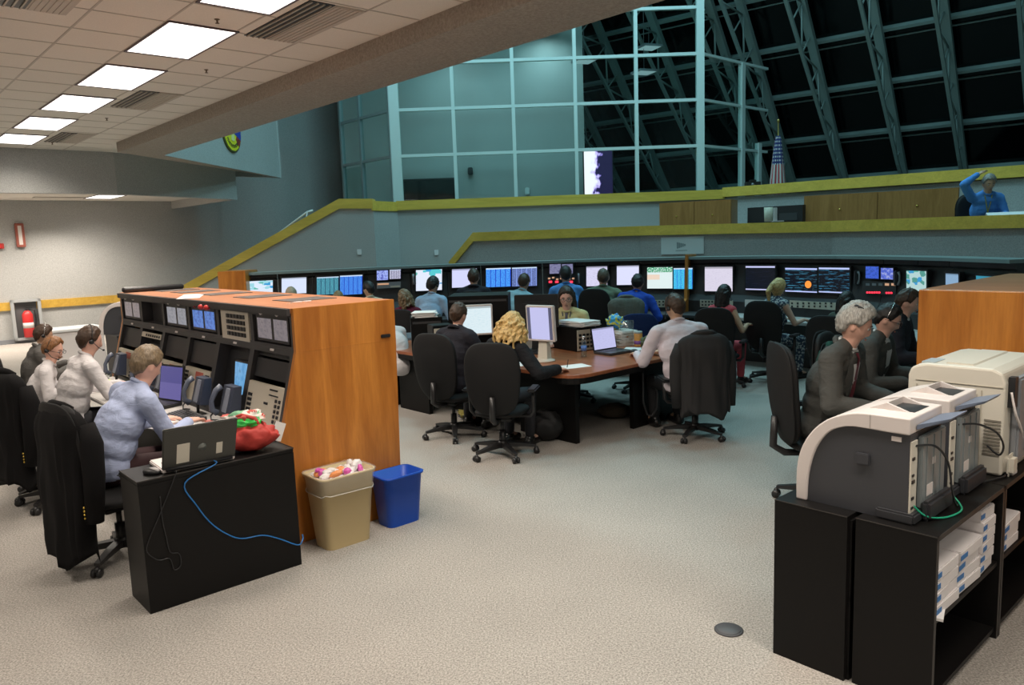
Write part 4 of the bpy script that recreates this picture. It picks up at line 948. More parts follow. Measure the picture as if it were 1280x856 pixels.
cable('power_cable', 'black cable lying on the shelf top between the printers', [W(4.02, 1.15, .769), W(4.12, 1.12, .769), W(4.2, 1.10, .77), W(4.27, 1.12, .775), W(4.3, 1.09, .77)], .005, M_dark)

# ---- right-hand wooden console end
t = thing('control_console', 'orange wood end panel of the console at the right photo edge', 'console', W(5.28, 1.92), RAB)
m = MB(); m.box(0, .035, -1.9, 0, 0, 1.59); m.build('end_panel', M_wood, t, bevel=.008)
m = MB(); m.box(.035, 1.9, -.85, -.0, 1.55, 1.588); m.build('top', M_woodtop, t)
m = MB(); m.box(.035, 1.9, -.8, -.22, 0, 1.55); m.build('carcass', M_charc, t)
m = MB(); m.box(.04, 1.9, -.3, .18, .72, .75, bev=.006); m.build('desk_top', M_deskgrey, t)
m = MB()
for x in (.5, 1.1, 1.6): m.box(x, x+.4, -.23, -.21, 1.15, 1.48)
m.build('screen_surround', M_dark, t)
m = MB(); m.box(0, .036, -.5, .35, .70, .73); 
# floor outlet
t = thing('floor_outlet', 'round dark floor outlet cover set in the carpet at lower right', 'floor outlet', at(911, 787.5, 0), 0)
m = MB(); m.lathe([(.072, 0), (.072, .004), (.066, .008)], seg=32); m.build('cover_ring', mat('outlet', (.05, .05, .055), .6), t)
m = MB(); m.lathe([(.060, .008), (.058, .010)], seg=32); m.build('cover_plate', mat('outlet2', (.065, .065, .07), .5), t)
# ================================================================ far curved console
ytab = [(290, 12.6), (450, 13.2), (590, 13.6), (740, 13.5), (870, 12.8), (1000, 11.6), (1100, 10.4), (1200, 9.1), (1300, 7.9), (1340, 7.4)]
def back_pt(px):
    Y = piece(px, ytab); p = atY(px, 335, Y); return Vector((p.x, p.y, 0))
bounds = [288, 346, 389, 458, 511, 557, 601, 678, 722, 765, 803, 867, 924, 974, 1066, 1124, 1170, 1212, 1300]
BP = [back_pt(x) for x in bounds]
BN = []
for i in range(len(BP)):
    v = BP[min(i+1, len(BP)-1)]-BP[max(i-1, 0)]; v.normalize(); BN.append(Vector((v.y, -v.x, 0)))
ZT = 1.62
prof_body = [(0, 0), (0, ZT-.04), (.26, ZT-.04), (.26, ZT-.10), (.20, ZT-.13), (.30, 1.02), (.36, .92), (.36, 0)]
desc = ['white and teal chart screen, partly hidden by the near console', 'blank white screen behind the near console', 'pair of green and blue data screens', 'two small camera screens above beige keys',
        'white screen with teal blocks', 'blank pale screen before the man in a dark suit', 'blue data table and dark table screens', 'two small screens and glowing red and amber keys, left bay', 'pale map screen before the man in a green shirt',
        'plain white screen before the man in a royal blue shirt', 'green headed table screens left of the wooden divider', 'pale map screen right of the wooden divider', 'black screen with a thin white top bar',
        'twin white headed plot screens, one with an orange disc', 'two small blue screens above bright red digits', 'green and white chart screen, right end', 'slim pale blue screen near the wooden console end', 'dim cyan screen at the far right end']
mons = [[(307, 341, 351, 366, 0)], [(352, 383, 347, 367, 1)], [(396, 423.5, 346, 368, 2), (425, 453, 344, 368, 3)], [(471, 485, 338, 350, 20), (487, 501, 337, 348.5, 21)], [(520, 552.5, 337, 363, 4)], [(565, 596, 336, 359, 5)],
        [(607.5, 638.5, 335, 358.5, 6), (640, 671, 334, 357.5, 7)], [(687, 701, 330, 342, 22), (702.5, 716, 330, 342, 22)], [(733, 759, 333, 357.5, 8)], [(771, 798.5, 332, 356, 9)], [(809, 840.5, 334, 360.5, 10), (842, 865.5, 335, 361, 11)],
        [(881, 915.5, 333.5, 364, 12)], [(932, 968.5, 332.5, 362.5, 13)], [(981.5, 1021, 335, 365, 14), (1023.5, 1061.5, 334.5, 366, 15)], [(1082, 1098, 333, 348, 23), (1101, 1116, 335, 349, 24)], [(1133, 1157.5, 338.5, 363.5, 16)], [(1182, 1197.5, 342, 361.5, 17)], [(1220, 1243, 345, 352, 18)]]
ST = {0: screen_mat('far_scr0', 'chart', (.75, .85, 1), (.35, .7, .8), 1.0, 1), 1: screen_mat('far_scr1', 'doc', (.72, .80, 1), (.66, .74, .95), 1.0, 2), 2: screen_mat('far_scr2', 'data', (.01, .05, .12), (.08, .40, .50), .9, 3), 3: screen_mat('far_scr3', 'data', (.01, .05, .55), (.05, .28, .95), 1.0, 4),
      4: screen_mat('far_scr4', 'chart', (.78, .84, 1), (.10, .60, .65), 1.0, 5), 5: screen_mat('far_scr5', 'doc', (.68, .70, 1), (.66, .68, .98), 1.0, 6), 6: screen_mat('far_scr6', 'data', (.01, .03, .55), (.05, .35, 1), 1.1, 7), 7: screen_mat('far_scr7', 'data', (.25, .35, .8), (.02, .04, .15), 1.0, 8),
      8: screen_mat('far_scr8', 'doc', (.70, .68, .90), (.45, .40, .55), 1.0, 9), 9: screen_mat('far_scr9', 'doc', (.74, .76, 1), (.74, .76, 1), 1.0, 10), 10: screen_mat('far_scr10', 'table', (.75, .88, .88), (.03, .35, .15), 1.0, 11), 11: screen_mat('far_scr11', 'data', (.02, .12, .70), (.05, .65, .85), 1.0, 12),
      12: screen_mat('far_scr12', 'doc', (.72, .68, .82), (.60, .55, .70), 1.0, 13), 13: screen_mat('far_scr13', 'dark', (.60, .62, .95), (.01, .012, .03), .9, 14), 14: screen_mat('far_scr14', 'dark', (.50, .58, 1), (.05, .22, .35), 1.0, 15), 15: screen_mat('far_scr15', 'dark', (.50, .58, .95), (.04, .20, .35), 1.0, 16),
      16: screen_mat('far_scr16', 'chart', (.50, .72, .72), (.10, .35, .30), .9, 17), 17: screen_mat('far_scr17', 'doc', (.28, .45, .65), (.22, .38, .6), .9, 18), 18: screen_mat('far_scr18', 'doc', (.05, .35, .5), (.02, .2, .3), .8, 19),
      20: screen_mat('far_scr20', 'picture', (.40, .50, 1), (.10, .12, .5), 1.0, 20), 21: screen_mat('far_scr21', 'data', (.02, .02, .10), (.6, .6, .9), 1.0, 21), 22: screen_mat('far_scr22', 'picture', (.30, .30, .50), (.14, .14, .28), .8, 22), 23: screen_mat('far_scr23', 'picture', (.06, .14, .75), (.03, .08, .4), .9, 23), 24: screen_mat('far_scr24', 'picture', (.06, .12, .70), (.4, .45, .8), .9, 24)}
M_led = mat('led_red', (.3, .0, .0), .4, emit=(1, .03, .06), es=2.5); M_amber = mat('led_amber', (.3, .15, .1), .4, emit=(.9, .5, .3), es=.6)
for i in range(len(bounds)-1):
    t = thing('console_bay', 'far curved console bay with '+desc[i], 'console', (BP[i]+BP[i+1])/2, 0, 'bays of the far curved console')
    org = t.location.copy(); nb = (BN[i]+BN[i+1]).normalized(); ub = (BP[i+1]-BP[i]).normalized()
    def sec(k, dz): return BP[k]+BN[k]*dz[0]+Vector((0, 0, dz[1]))-org
    m = MB(); e_ = .004
    A_ = [sec(i, p)+ub*e_ for p in prof_body]; B_ = [sec(i+1, p)-ub*e_ for p in prof_body]
    m.rings([A_, B_], None, None, False); m.build('housing', M_charc2, t)
    m = MB(); pr = [(-.02, ZT-.04), (-.02, ZT), (.34, ZT), (.34, ZT-.04)]; m.rings([[sec(i, p) for p in pr], [sec(i+1, p) for p in pr]], None, None, False); m.build('top_ledge', M_ledge, t)
    m = MB(); pr = [(.36, .70), (.36, .74), (.95, .74), (.95, .70)]; m.rings([[sec(i, p) for p in pr], [sec(i+1, p) for p in pr]], None, None, False); m.build('desk_top', M_deskgrey if i > 11 else M_charc, t)
    # plane for the screens: front fascia offset .32
    P0_ = (BP[i]+BN[i]*.30+BP[i+1]+BN[i+1]*.30)/2
    def hit(x, y, off=0):
        d = ray(x, y); p_ = P0_+nb*off; return CAMP+d*((p_-CAMP).dot(nb)/d.dot(nb))
    for (x0, x1, y0, y1, k) in mons[i]:
        a = hit(x0, y1, .03); b_ = hit(x1, y1, .03); c_ = hit(x1, y0, .03); d_ = hit(x0, y0, .03)
        a.z = b_.z = (a.z+b_.z)/2; c_.z = d_.z = (c_.z+d_.z)/2
        a, b_, c_, d_ = [q-org for q in (a, b_, c_, d_)]
        fr_ = .022 if k < 20 else .01; cx = (a+c_)/2
        def ex(q): v = q-cx; return q+ub*(fr_ if v.dot(ub) > 0 else -fr_)+Vector((0, 0, fr_ if v.z > 0 else -fr_))
        m = MB(); f4 = [ex(q)-nb*.004 for q in (a, b_, c_, d_)]; m.hexa([q-nb*.06 for q in f4], f4); mo = m.build('monitor', M_dark, t)
        uv_quad('screen_face', [a, b_, c_, d_], ST[k], mo)
        if k == 14:
            cc = hit(1010, 355.5, .036)-org; e1 = ub; e2 = Vector((0, 0, 1)); rd = (hit(1014, 355.5, .036)-hit(1010, 355.5, .036)).length
            m = MB(); rg0 = [cc+(e1*math.cos(2*PI*q/20)+e2*math.sin(2*PI*q/20))*rd for q in range(20)]; m.rings([rg0, [p-nb*.004 for p in rg0]], None, None, False); m.build('orange_disc', mat('disc_orange', (.3, .1, .02), .4, emit=(1, .32, .05), es=1.0), mo)
    # keys and panels below the screens
    xs0, xs1 = bounds[i], bounds[i+1]; xm0, xm1 = lerp(xs0, xs1, .14), lerp(xs0, xs1, .86)
    def panel_px(name, x0, x1, y0, y1, mt, off=.035, th=.01, par=None):
        q = [hit(x0, y1, off)-org, hit(x1, y1, off)-org, hit(x1, y0, off)-org, hit(x0, y0, off)-org]
        q[0].z = q[1].z = (q[0].z+q[1].z)/2; q[2].z = q[3].z = (q[2].z+q[3].z)/2
        mb = MB(); mb.hexa([v-nb*th for v in q], q); return mb.build(name, mt, par or t)
    if i in (3, 7, 14):
        if i == 3:
            kp = panel_px('key_panel', 471, 501, 352.5, 360, M_grey)
            panel_px('lamp_row', 472, 486, 354, 356, M_amber, .04, .01, kp); panel_px('lamp_row', 488, 500, 357, 359, M_beige, .04, .01, kp)
        if i == 7:
            kp = panel_px('key_panel', 684, 718, 345, 356, M_dark)
            for x in range(685, 716, 5): panel_px('key_lamp', x, x+3, 346+(x % 3), 348+(x % 3), M_amber, .04, .01, kp)
            for x in (686, 694, 712): panel_px('key_lamp', x, x+4, 351, 353.5, M_led, .04, .01, kp)
        if i == 14:
            kp = panel_px('key_panel', 1078, 1120, 352, 368, M_charc)
            for x in range(1082, 1116, 8): panel_px('key_lamp', x, x+5, 354, 357, M_amber if x > 1100 else M_grey, .04, .01, kp)
            for x in range(1083, 1100, 3): panel_px('digit_lamp', x, x+2, 364.5, 366.5, M_led, .04, .01, kp)
            for x in range(1107, 1116, 3): panel_px('digit_lamp', x, x+2, 365, 367, M_led, .04, .01, kp)
    else:
        yy = 370 if i < 10 else (376 if i < 13 else 378)
        if i in (9, 10, 13, 12, 11, 8):
            kp = panel_px('key_panel', xm0, xm1, yy-1, yy+8, M_beige if i != 12 else M_lt, .10, .01)
            if i != 12:
                for r_ in range(2):
                    for c in range(9):
                        x = lerp(xm0+2, xm1-4, c/8.6); panel_px('key', x, x+2, yy+r_*4, yy+2+r_*4, M_dark, .105, .006, kp)
# telephones handset lumps at some bays
for px, py, w_, l in ((517, 349, 0, 'grey wall handset left of the teal block screen'), (723, 348, 0, 'grey wall handset left of the pale map screen'), (1072, 347, 0, 'grey wall handset left of the small blue screens'), (1122, 348, 0, 'grey wall handset right of the small blue screens')):
    Y = piece(px, ytab)-.36; p = atY(px, py, Y)
    t = thing('wall_handset', l, 'telephone', p, 0, 'handsets on the far console')
    m = MB(); m.box(-.035, .035, -.01, .05, -.10, .10, bev=.012); m.build('cradle', M_charc, t)
    m = MB(); m.tube([(0, -.02, -.08), (0, -.05, -.03), (0, -.05, .04), (0, -.02, .08)], [.018, .012, .012, .018], seg=8); m.build('handset', M_grey, t)
# wooden end and divider of the far console
def console_panel(name, px, dpt, z_, label, th=.05, toward=0):
    b_ = back_pt(px); i = min(range(len(bounds)), key=lambda k: abs(bounds[k]-px)); n_ = BN[i]; a = math.atan2(n_.y, n_.x)
    t = thing(name, label, 'divider panel', b_, a)
    m = MB(); m.prism([(-.04, 0), (dpt, 0), (dpt, .72), (.44, .95), (.38, z_), (-.04, z_)], -th/2, th/2, 'y'); m.build('panel_board', M_wood, t, bevel=.004)
console_panel('divider_panel', 867.5, .98, 1.66, 'wooden divider panel between two bays of the far console', .05)
e = at(275, 340, 1.66)
b_ = atY(289, 340, 12.2); t = thing('end_block', 'orange wooden end block of the far console by the stair cap', 'end block', (b_.x, 12.2, 0), 0)
m = MB(); m.box(-.22, .22, 0, .6, 0, 1.66, bev=.006); m.build('block_body', M_wood, t)
p = atY(560, 325, 14.2)
t = thing('partition', 'low grey partition top behind the far console', 'partition', (0, 0, 0))
bpy.data.objects.remove(t)
# paper sign on the tier wall, switch plates
def on_lower(x, y):   # on the face of the lower tier wall
    best = None
    for i in range(1, 4):
        p, q = tops[i], tops[i+1]; v = (q-p); v.z = 0; n_ = Vector((v.y, -v.x, 0)).normalized(); d = ray(x, y); h = CAMP+d*((p-CAMP).dot(n_)/d.dot(n_))
        s_ = (h-p).dot(v)/v.length_squared
        if -.02 <= s_ <= 1.02: return h, n_
    return h, n_
h0, n0 = on_lower(827, 318); h1, _ = on_lower(880, 318); h2, _ = on_lower(853, 296)
c = (h0+h1)/2; c.z = (h0.z+h2.z)/2; wd_ = (h1-h0).length/2; hh = (h2.z-h0.z)/2
t = thing('paper_sign', 'pale paper sign with a faint grey emblem taped on the tier wall', 'sign', c+n0*.012, math.atan2(n0.y, n0.x)+PI/2)
m = MB(); m.box(-wd_, wd_, -.004, .004, -hh, hh); m.build('sheet', mat('sign_paper', (.66, .72, .72), .6), t)
m = MB()
for k in range(5): m.box(-.10+k*.035, -.08+k*.035+.01, -.006, -.004, -.05+.01*k, .06-.008*k)
m.box(-.12, .1, -.006, -.004, -.09, -.08); m.build('faint_emblem', mat('sign_ink', (.27, .33, .34), .6), t)
for x, y, l in ((449, 315, 'small white switch plate on the blue-grey stair wall, left one'), (545.5, 315.5, 'small white switch plate on the blue-grey wall, right one')):
    Y = 16.17 if x < 470 else 16.97
    p = atY(x, y, Y); o = MB().box(-.045, .045, -.012, 0, -.06, .06, bev=.004).build('switch_plate', M_white, None, (p.x, Y+.02, p.z)); tag(o, l, 'switch plate')
# ================================================================ upper tier cupboards, flag, small things
def cupboard(label, x0, yt0, Y0, x1, yt1, Y1, doors, side):
    p, q = atY(x0, yt0, Y0), atY(x1, yt1, Y1); zt = (p.z+q.z)/2; p.z = q.z = z1
    v = (q-p); L_ = v.length; a = math.atan2(v.y, v.x)
    t = thing('wooden_cupboard', label, 'cupboard', p, a)
    m = MB(); m.box(0, L_, .012, .55, .0, zt-z1); m.build('carcass', M_cab, t)
    n_ = doors
    for k in range(n_):
        m = MB(); m.box(L_*k/n_+.006, L_*(k+1)/n_-.006, -.012, .012, .05, zt-z1-.02, bev=.003); d_ = m.build('door', M_cab, t)
        m = MB(); m.lathe([(.014, 0), (.018, .015), (.008, .022)], mat('brass', (.6, .42, .1), .3, .9), 10, Matrix.Translation((L_*(k+.5)/n_, -.012, zt-z1-.28)) @ Matrix.Rotation(PI/2, 4, 'X')); m.build('knob', None, d_)
    return t
cupboard('brown wooden cupboard behind the tier rail, left of the dark opening', 824, 254, 15.8, 914, 249, 15.1, 2, True)
cupboard('long brown wooden cupboard behind the tier rail, right of the dark opening', 1005, 245, 14.7, 1199, 234, 13.4, 2, True)
# dark opening with equipment
p = atY(968, 262, 14.95)
t = thing('equipment_rack', 'dark equipment rack in the opening between the brown cupboards', 'rack', (p.x, p.y, z1), R(-43))
m = MB(); m.box(-.55, .55, 0, .45, 0, 1.14); m.build('rack_body', M_dark, t)
m = MB(); m.box(.1, .45, -.01, 0, .86, 1.0); m.build('rack_face', M_charc, t)
t = thing('picture_cup', 'pale printed cup standing on the rail before the dark opening', 'cup', atY(960.5, 277, 12.1), 0)
m = MB(); m.lathe([(.055, 0), (.06, .01), (.068, .22), (.06, .22), (.05, .02)], mat('cup_pale', (.52, .50, .40), .5, var=.4, vscale=25), 20); m.build('cup_body', None, t)
t = thing('small_monitor', 'thin white upright panel beside the cup on the tier', 'panel', atY(970, 277, 12.2), 0)
m = MB(); m.box(-.03, .02, 0, .05, 0, .22, bev=.006).box(-.05, .12, -.02, .08, 0, .015); m.build('panel_body', M_lt, t)
pr_ = atY(942, 245, 17.0); pr_.z = 2.95
t = thing('black_camera_box', 'small black box lying on the upper rail end', 'box', pr_, 0)
m = MB(); m.box(-.16, .16, 0, .15, .0, .12, bev=.01).box(-.08, .06, -.01, .1, .12, .16, bev=.01); m.build('box_body', M_dark, t)
m = MB(); m.lathe([(.03, 0), (.03, .012)], M_grey, 14, Matrix.Translation((-.02, 0, .06)) @ Matrix.Rotation(PI/2, 4, 'X')); m.build('lens_ring', None, t)
# flag on its pole
def flagmat():
    m, nt, b = new_mat('striped_flag'); L = nt.links
    tc = nt.nodes.new('ShaderNodeTexCoord'); s = nt.nodes.new('ShaderNodeSeparateXYZ'); L.new(tc.outputs['UV'], s.inputs[0])
    def mth(op, a, v):
        x = nt.nodes.new('ShaderNodeMath'); x.operation = op; L.new(a, x.inputs[0])
        if isinstance(v, (int, float)): x.inputs[1].default_value = v
        else: L.new(v, x.inputs[1])
        return x.outputs[0]
    st = mth('LESS_THAN', mth('FRACT', mth('MULTIPLY', s.outputs['X'], 6.5), 0), .5)
    mx = nt.nodes.new('ShaderNodeMixRGB'); mx.inputs[1].default_value = (.55, .52, .50, 1); mx.inputs[2].default_value = (.42, .05, .06, 1); L.new(st, mx.inputs[0])
    can = mth('MULTIPLY', mth('GREATER_THAN', s.outputs['Y'], .58), mth('LESS_THAN', s.outputs['X'], .8))
    fx = mth('SUBTRACT', mth('FRACT', mth('MULTIPLY', s.outputs['X'], 8), 0), .5); fy = mth('SUBTRACT', mth('FRACT', mth('MULTIPLY', s.outputs['Y'], 18), 0), .5)
    d = mth('ADD', mth('MULTIPLY', fx, fx), mth('MULTIPLY', fy, fy)); star = mth('LESS_THAN', d, .07)
    m3 = nt.nodes.new('ShaderNodeMixRGB'); m3.inputs[1].default_value = (.02, .03, .14, 1); m3.inputs[2].default_value = (.6, .6, .6, 1); L.new(star, m3.inputs[0])
    m4 = nt.nodes.new('ShaderNodeMixRGB'); L.new(can, m4.inputs[0]); L.new(mx.outputs[0], m4.inputs[1]); L.new(m3.outputs[0], m4.inputs[2]); L.new(m4.outputs[0], b.inputs['Base Color']); b.inputs['Roughness'].default_value = .8
    return m
fb = atY(972, 238, 17.8); ft = atY(969, 153, 17.8)
t = thing('flag', 'furled striped flag with starred blue field hanging on a pole behind the upper rail', 'flag', (fb.x, 17.8, 2.0))
m = MB(); m.cyl((0, 0, 0), (0, 0, ft.z-2.0), .014, seg=8); m.ell((0, 0, ft.z-1.97), (.03, .03, .05)); m.lathe([(.15, 0), (.15, .03), (.03, .06)]); m.build('pole', mat('brass2', (.45, .33, .1), .35, .8), t)
N, K = 26, 24; vs = []; fs = []; uvs = []
ztp, zbt = atY(970, 170, 17.8).z-2, atY(972, 238, 17.8).z-2-.3
for j in range(N+1):
    v = j/N; z_ = lerp(ztp, zbt, v); wv = lerp(.05, .21, v**.7)
    for k in range(K):
        a = 2*PI*k/K; r_ = wv*(1+.22*math.sin(5*a+v*2)); vs.append((r_*math.cos(a)*.9-.02*v, r_*math.sin(a)*.45-.02, z_)); uvs.append((k/K*2 % 1.0, 1-v))
for j in range(N):
    for k in range(K): fs.append((j*K+k, j*K+(k+1) % K, (j+1)*K+(k+1) % K, (j+1)*K+k))
me = bpy.data.meshes.new('flag_cloth'); me.from_pydata(vs, [], fs); ul = me.uv_layers.new(name='UV')
for lp in me.loops: ul.data[lp.index].uv = uvs[lp.vertex_index]
for p_ in me.polygons: p_.use_smooth = True
me.materials.append(flagmat()); o = bpy.data.objects.new('flag_cloth', me); COL.objects.link(o); o.parent = t

# ================================================================ centre desk
t = thing('work_desk', 'large reddish brown desk with rounded corner in the middle of the room', 'desk', W(5.04, 4.78), RAB)
DL, DWd = 3.6, 2.35
pts = [(0, DL), (0, .22)]
for k in range(7): a = R(180+90*k/6); pts.append((.22+.22*math.cos(a), .22+.22*math.sin(a)))
pts += [(DWd, 0), (DWd, DL)]
m = MB(); m.prism(pts, .70, .735); m.build('desk_top', M_desktop, t, bevel=.006)
m = MB(); m.prism([(p[0]*.998+.004, p[1]*.998+.004) for p in pts], .645, .70); m.build('apron', M_black, t)
for (x, y, w_, d_) in ((.12, 3.2, .35, .38), (.12, 2.45, .05, .6), (.28, .25, .05, .8), (1.1, .2, .75, .05), (.12, 1.55, .9, .05), (1.9, .2, .4, .6)):
    m = MB(); m.box(x, x+w_, y, y+d_, 0, .645); m.build('leg_panel', M_black, t)
DZ = .736
def dp(x, y): return at(x, y, DZ)
# monitors on the desk
def lcd(label, loc, rz, w_, h_, scr, frame_, zb=.14, tilt=0, stand=None, name='flat_monitor', cat='monitor'):
    t = thing(name, label, cat, loc, rz)
    m = MB(); m.M = Matrix.Translation((0, 0, zb)) @ Matrix.Rotation(R(-tilt), 4, 'X'); MM = m.M.copy()
    m.box(-w_/2, w_/2, -.02, .03, 0, h_, bev=.008); hs_ = m.build('housing', frame_, t)
    m = MB(); m.M = MM; m.box(-w_*.3, w_*.3, .03, .09, h_*.15, h_*.8, bev=.02); m.build('rear_shell', M_dark, t)
    P = [MM @ Vector(p) for p in [(-w_/2+.02, -.021, .022), (w_/2-.02, -.021, .022), (w_/2-.02, -.021, h_-.02), (-w_/2+.02, -.021, h_-.02)]]
    if scr: uv_quad('screen_face', P, scr, hs_)
    m = MB(); m.hexa([(-.06, .0, .02), (.06, 0, .02), (.06, .08, .02), (-.06, .08, .02)], [(-.04, .02, zb+h_*.4), (.04, .02, zb+h_*.4), (.04, .06, zb+h_*.4), (-.04, .06, zb+h_*.4)]); m.lathe([(.13, 0), (.13, .012), (.06, .025)], None, 24); m.build('stand', stand or frame_, t)
    return t
def facing_cam(p, turn=0): return math.atan2(-p.x, p.y)+R(turn)   # local -y looks at the camera
p = atY(593, 430, 8.6); p.z = DZ
lcd('beige framed monitor with white page between the dark suited man and the blonde woman', p, facing_cam(p, 8), .44, .345, screen_mat('desk_white', 'doc', (.72, .85, .90), (.55, .74, .82), 1.0, 31), M_lt, .21)
p = atY(678, 440, 7.9); p.z = DZ
lcd('tilted beige framed monitor showing a lilac page to the blonde woman', p, facing_cam(p, -34), .34, .375, screen_mat('desk_lilac', 'page', (.55, .55, .85), (.10, .10, .16), 1.0, 32), M_lt, .21, -4, M_beigep)
def eqbox(name, label, px, py, Y, w_, d_, h_, rz, panel=None, z0=DZ):
    p = atY(px, py, Y); t = thing(name, label, 'equipment box', (p.x, p.y, z0), rz)
    m = MB(); m.box(-w_/2, w_/2, -d_/2, d_/2, 0, h_, bev=.006); m.build('case', M_black, t)
    m = MB(); m.box(-w_/2+.02, w_/2-.02, -d_/2-.003, -d_/2, h_-.07, h_-.045); m.build('vent_line', M_charc, t)
    if panel:
        m = MB(); m.box(-w_/2+.01, w_/2-.01, -d_/2-.008, -d_/2, .01, h_-.03); kp = m.build('front_panel', M_beige, t)
        q = MB()
        for r_ in range(4):
            for c in range(5): MB
        for r_ in range(4):
            for c in range(4):
                q = MB(); q.box(-w_/2+.03+c*(w_-.06)/4, -w_/2+.03+c*(w_-.06)/4+(w_-.06)/6, -d_/2-.014, -d_/2-.008, .035+r_*(h_-.09)/4, .035+r_*(h_-.09)/4+(h_-.09)/7); q.build('key', M_dark, kp)
    return t
eqbox('equipment_box', 'tall black equipment box behind the white page monitor', 601, 400, 9.1, .70, .6, .64, R(-3))
eqbox('equipment_box', 'black equipment box topped with white papers at the left end of the desk', 533, 410, 8.9, .36, .4, .42, R(8))
eqbox('equipment_box', 'small beige fronted keypad box left of the dark suited man', 551, 412, 8.3, .24, .25, .38, R(20), True)
eqbox('equipment_box', 'black box with beige keypad front behind the water bottle', 717, 420, 8.72, .27, .46, .27, R(32), True)
p = atY(671, 397, 8.7); p.z = DZ
lcd('black monitor seen from behind, in front of the man in yellow', p, facing_cam(p, 175), .50, .38, screen_mat('hidden_scr', 'doc', (.5, .6, .8), (.4, .5, .7), .6, 33), M_dark, .26)
def papers(label, px, py, Y, zb, n, w_=.22, d_=.28, name='paper_stack', rz=0, seed=1, cat='papers', h_=.008):
    rnd = random.Random(seed); p = atY(px, py, Y); m = MB()
    for k in range(n):
        m.box(-w_/2, w_/2, -d_/2, d_/2, k*h_, (k+1)*h_-.0008, T=Matrix.Rotation(R(rnd.uniform(-9, 9)), 4, 'Z') @ Matrix.Translation((rnd.uniform(-.012, .012), rnd.uniform(-.012, .012), 0)))
    return tag(m.build(name, M_paper, None, (p.x, p.y, zb), rz), label, cat)
papers('messy stack of white papers on the black box at the left end of the desk', 531, 395, 8.85, DZ+.421, 7, .26, .30, seed=2)
papers('thick white paper stack beside the man in the yellow shirt', 724, 405, 8.72, DZ+.271, 7, .26, .42, rz=R(36), seed=3)
papers('white paper stack behind the open laptop on the desk', 779, 430, 8.95, DZ, 13, .22, .28, rz=R(20), seed=4, h_=.013)
for (px, py, w_, d_, rz_, l) in ((717, 458, .30, .21, 25, 'white paper the blonde woman is writing on'), (797, 436, .30, .22, -20, 'white paper sheets beside the black mouse near the desk edge'), (648, 455, .2, .28, 40, 'white paper under the left arm of the blonde woman')):
    tag(MB().box(-w_/2, w_/2, -d_/2, d_/2, 0, .003).build('paper_sheet', M_paper, None, dp(px, py), R(rz_)), l, 'paper')
p = dp(767, 441)
laptop('laptop', p, R(38), 'open black laptop with lilac screen near the desk corner beside the bottle', 100, .36, .26, M_charc, M_dark, screen_mat('laptop_lilac', 'doc', (.55, .55, .85), (.45, .45, .7), 1.0, 34))
t = thing('computer_mouse', 'black mouse on the desk right of the open laptop', 'mouse', dp(792, 440), R(-60)); MB().ell((0, 0, .012), (.032, .055, .022)).build('mouse_shell', M_dark, t)
def bottle(label, p, s_=1):
    t = thing('water_bottle', label, 'bottle', p, 0)
    gm = MATS.get('pet') or glassmat('pet', (.80, .90, .93), .16, .08); MATS['pet'] = gm
    m = MB(); m.lathe([(.028*s_, 0), (.031*s_, .01), (.031*s_, .13*s_), (.030*s_, .15*s_), (.013*s_, .19*s_), (.013*s_, .205*s_)], gm, 20); m.build('bottle_body', None, t)
    m = MB(); m.lathe([(.0315*s_, .07*s_), (.0315*s_, .12*s_)], mat('bottle_label', (.12, .25, .65), .4), 20); m.build('paper_label', None, t)
    m = MB(); m.lathe([(.015*s_, .205*s_), (.015*s_, .222*s_)], M_white, 16); m.build('cap', None, t)
bottle('clear water bottle with blue label on the desk by the open laptop', dp(730, 446), 1.0)
bottle('small clear bottle with blue cap label at the left end of the desk', at(493, 420, DZ), .8)
t = thing('snack_tub', 'tall clear plastic tub with orange snacks on the desk', 'food tub', dp(784, 431), 0)
M_tub = glassmat('tub_plastic', (.9, .9, .88), .14, .12)
m = MB(); m.lathe([(.070, 0), (.075, .01), (.080, .28), (.074, .285)], M_tub, 24); m.build('tub_wall', None, t)
m = MB(); rnd = random.Random(5)
for k in range(46):
    a = rnd.uniform(0, 2*PI); r_ = rnd.uniform(0, .058); m.ell((r_*math.cos(a), r_*math.sin(a), .015+.14*rnd.random()), (.014, .011, .009), mat('snack', (.70, .24, .08), .6), None, 6, 4)
o = m.build('snack_pile', None, t); o['kind'] = 'stuff'
t = thing('pretzel_jar', 'short plastic jar with yellow and purple label right of the snack tub', 'jar', dp(798, 433), 0)
m = MB(); m.lathe([(.045, 0), (.048, .01), (.048, .15), (.044, .155)], mat('jar_yellow', (.62, .30, .08), .4, var=.3, vscale=30), 22); m.build('jar_wall', None, t)
m = MB(); m.lathe([(.0485, .03), (.0485, .07)], mat('jar_purple', (.22, .08, .30), .4), 22); m.build('jar_label', None, t)
m = MB(); m.lathe([(.047, .155), (.047, .175), (.04, .178)], mat('jar_lid', (.4, .45, .45), .4), 22); m.build('lid', None, t)
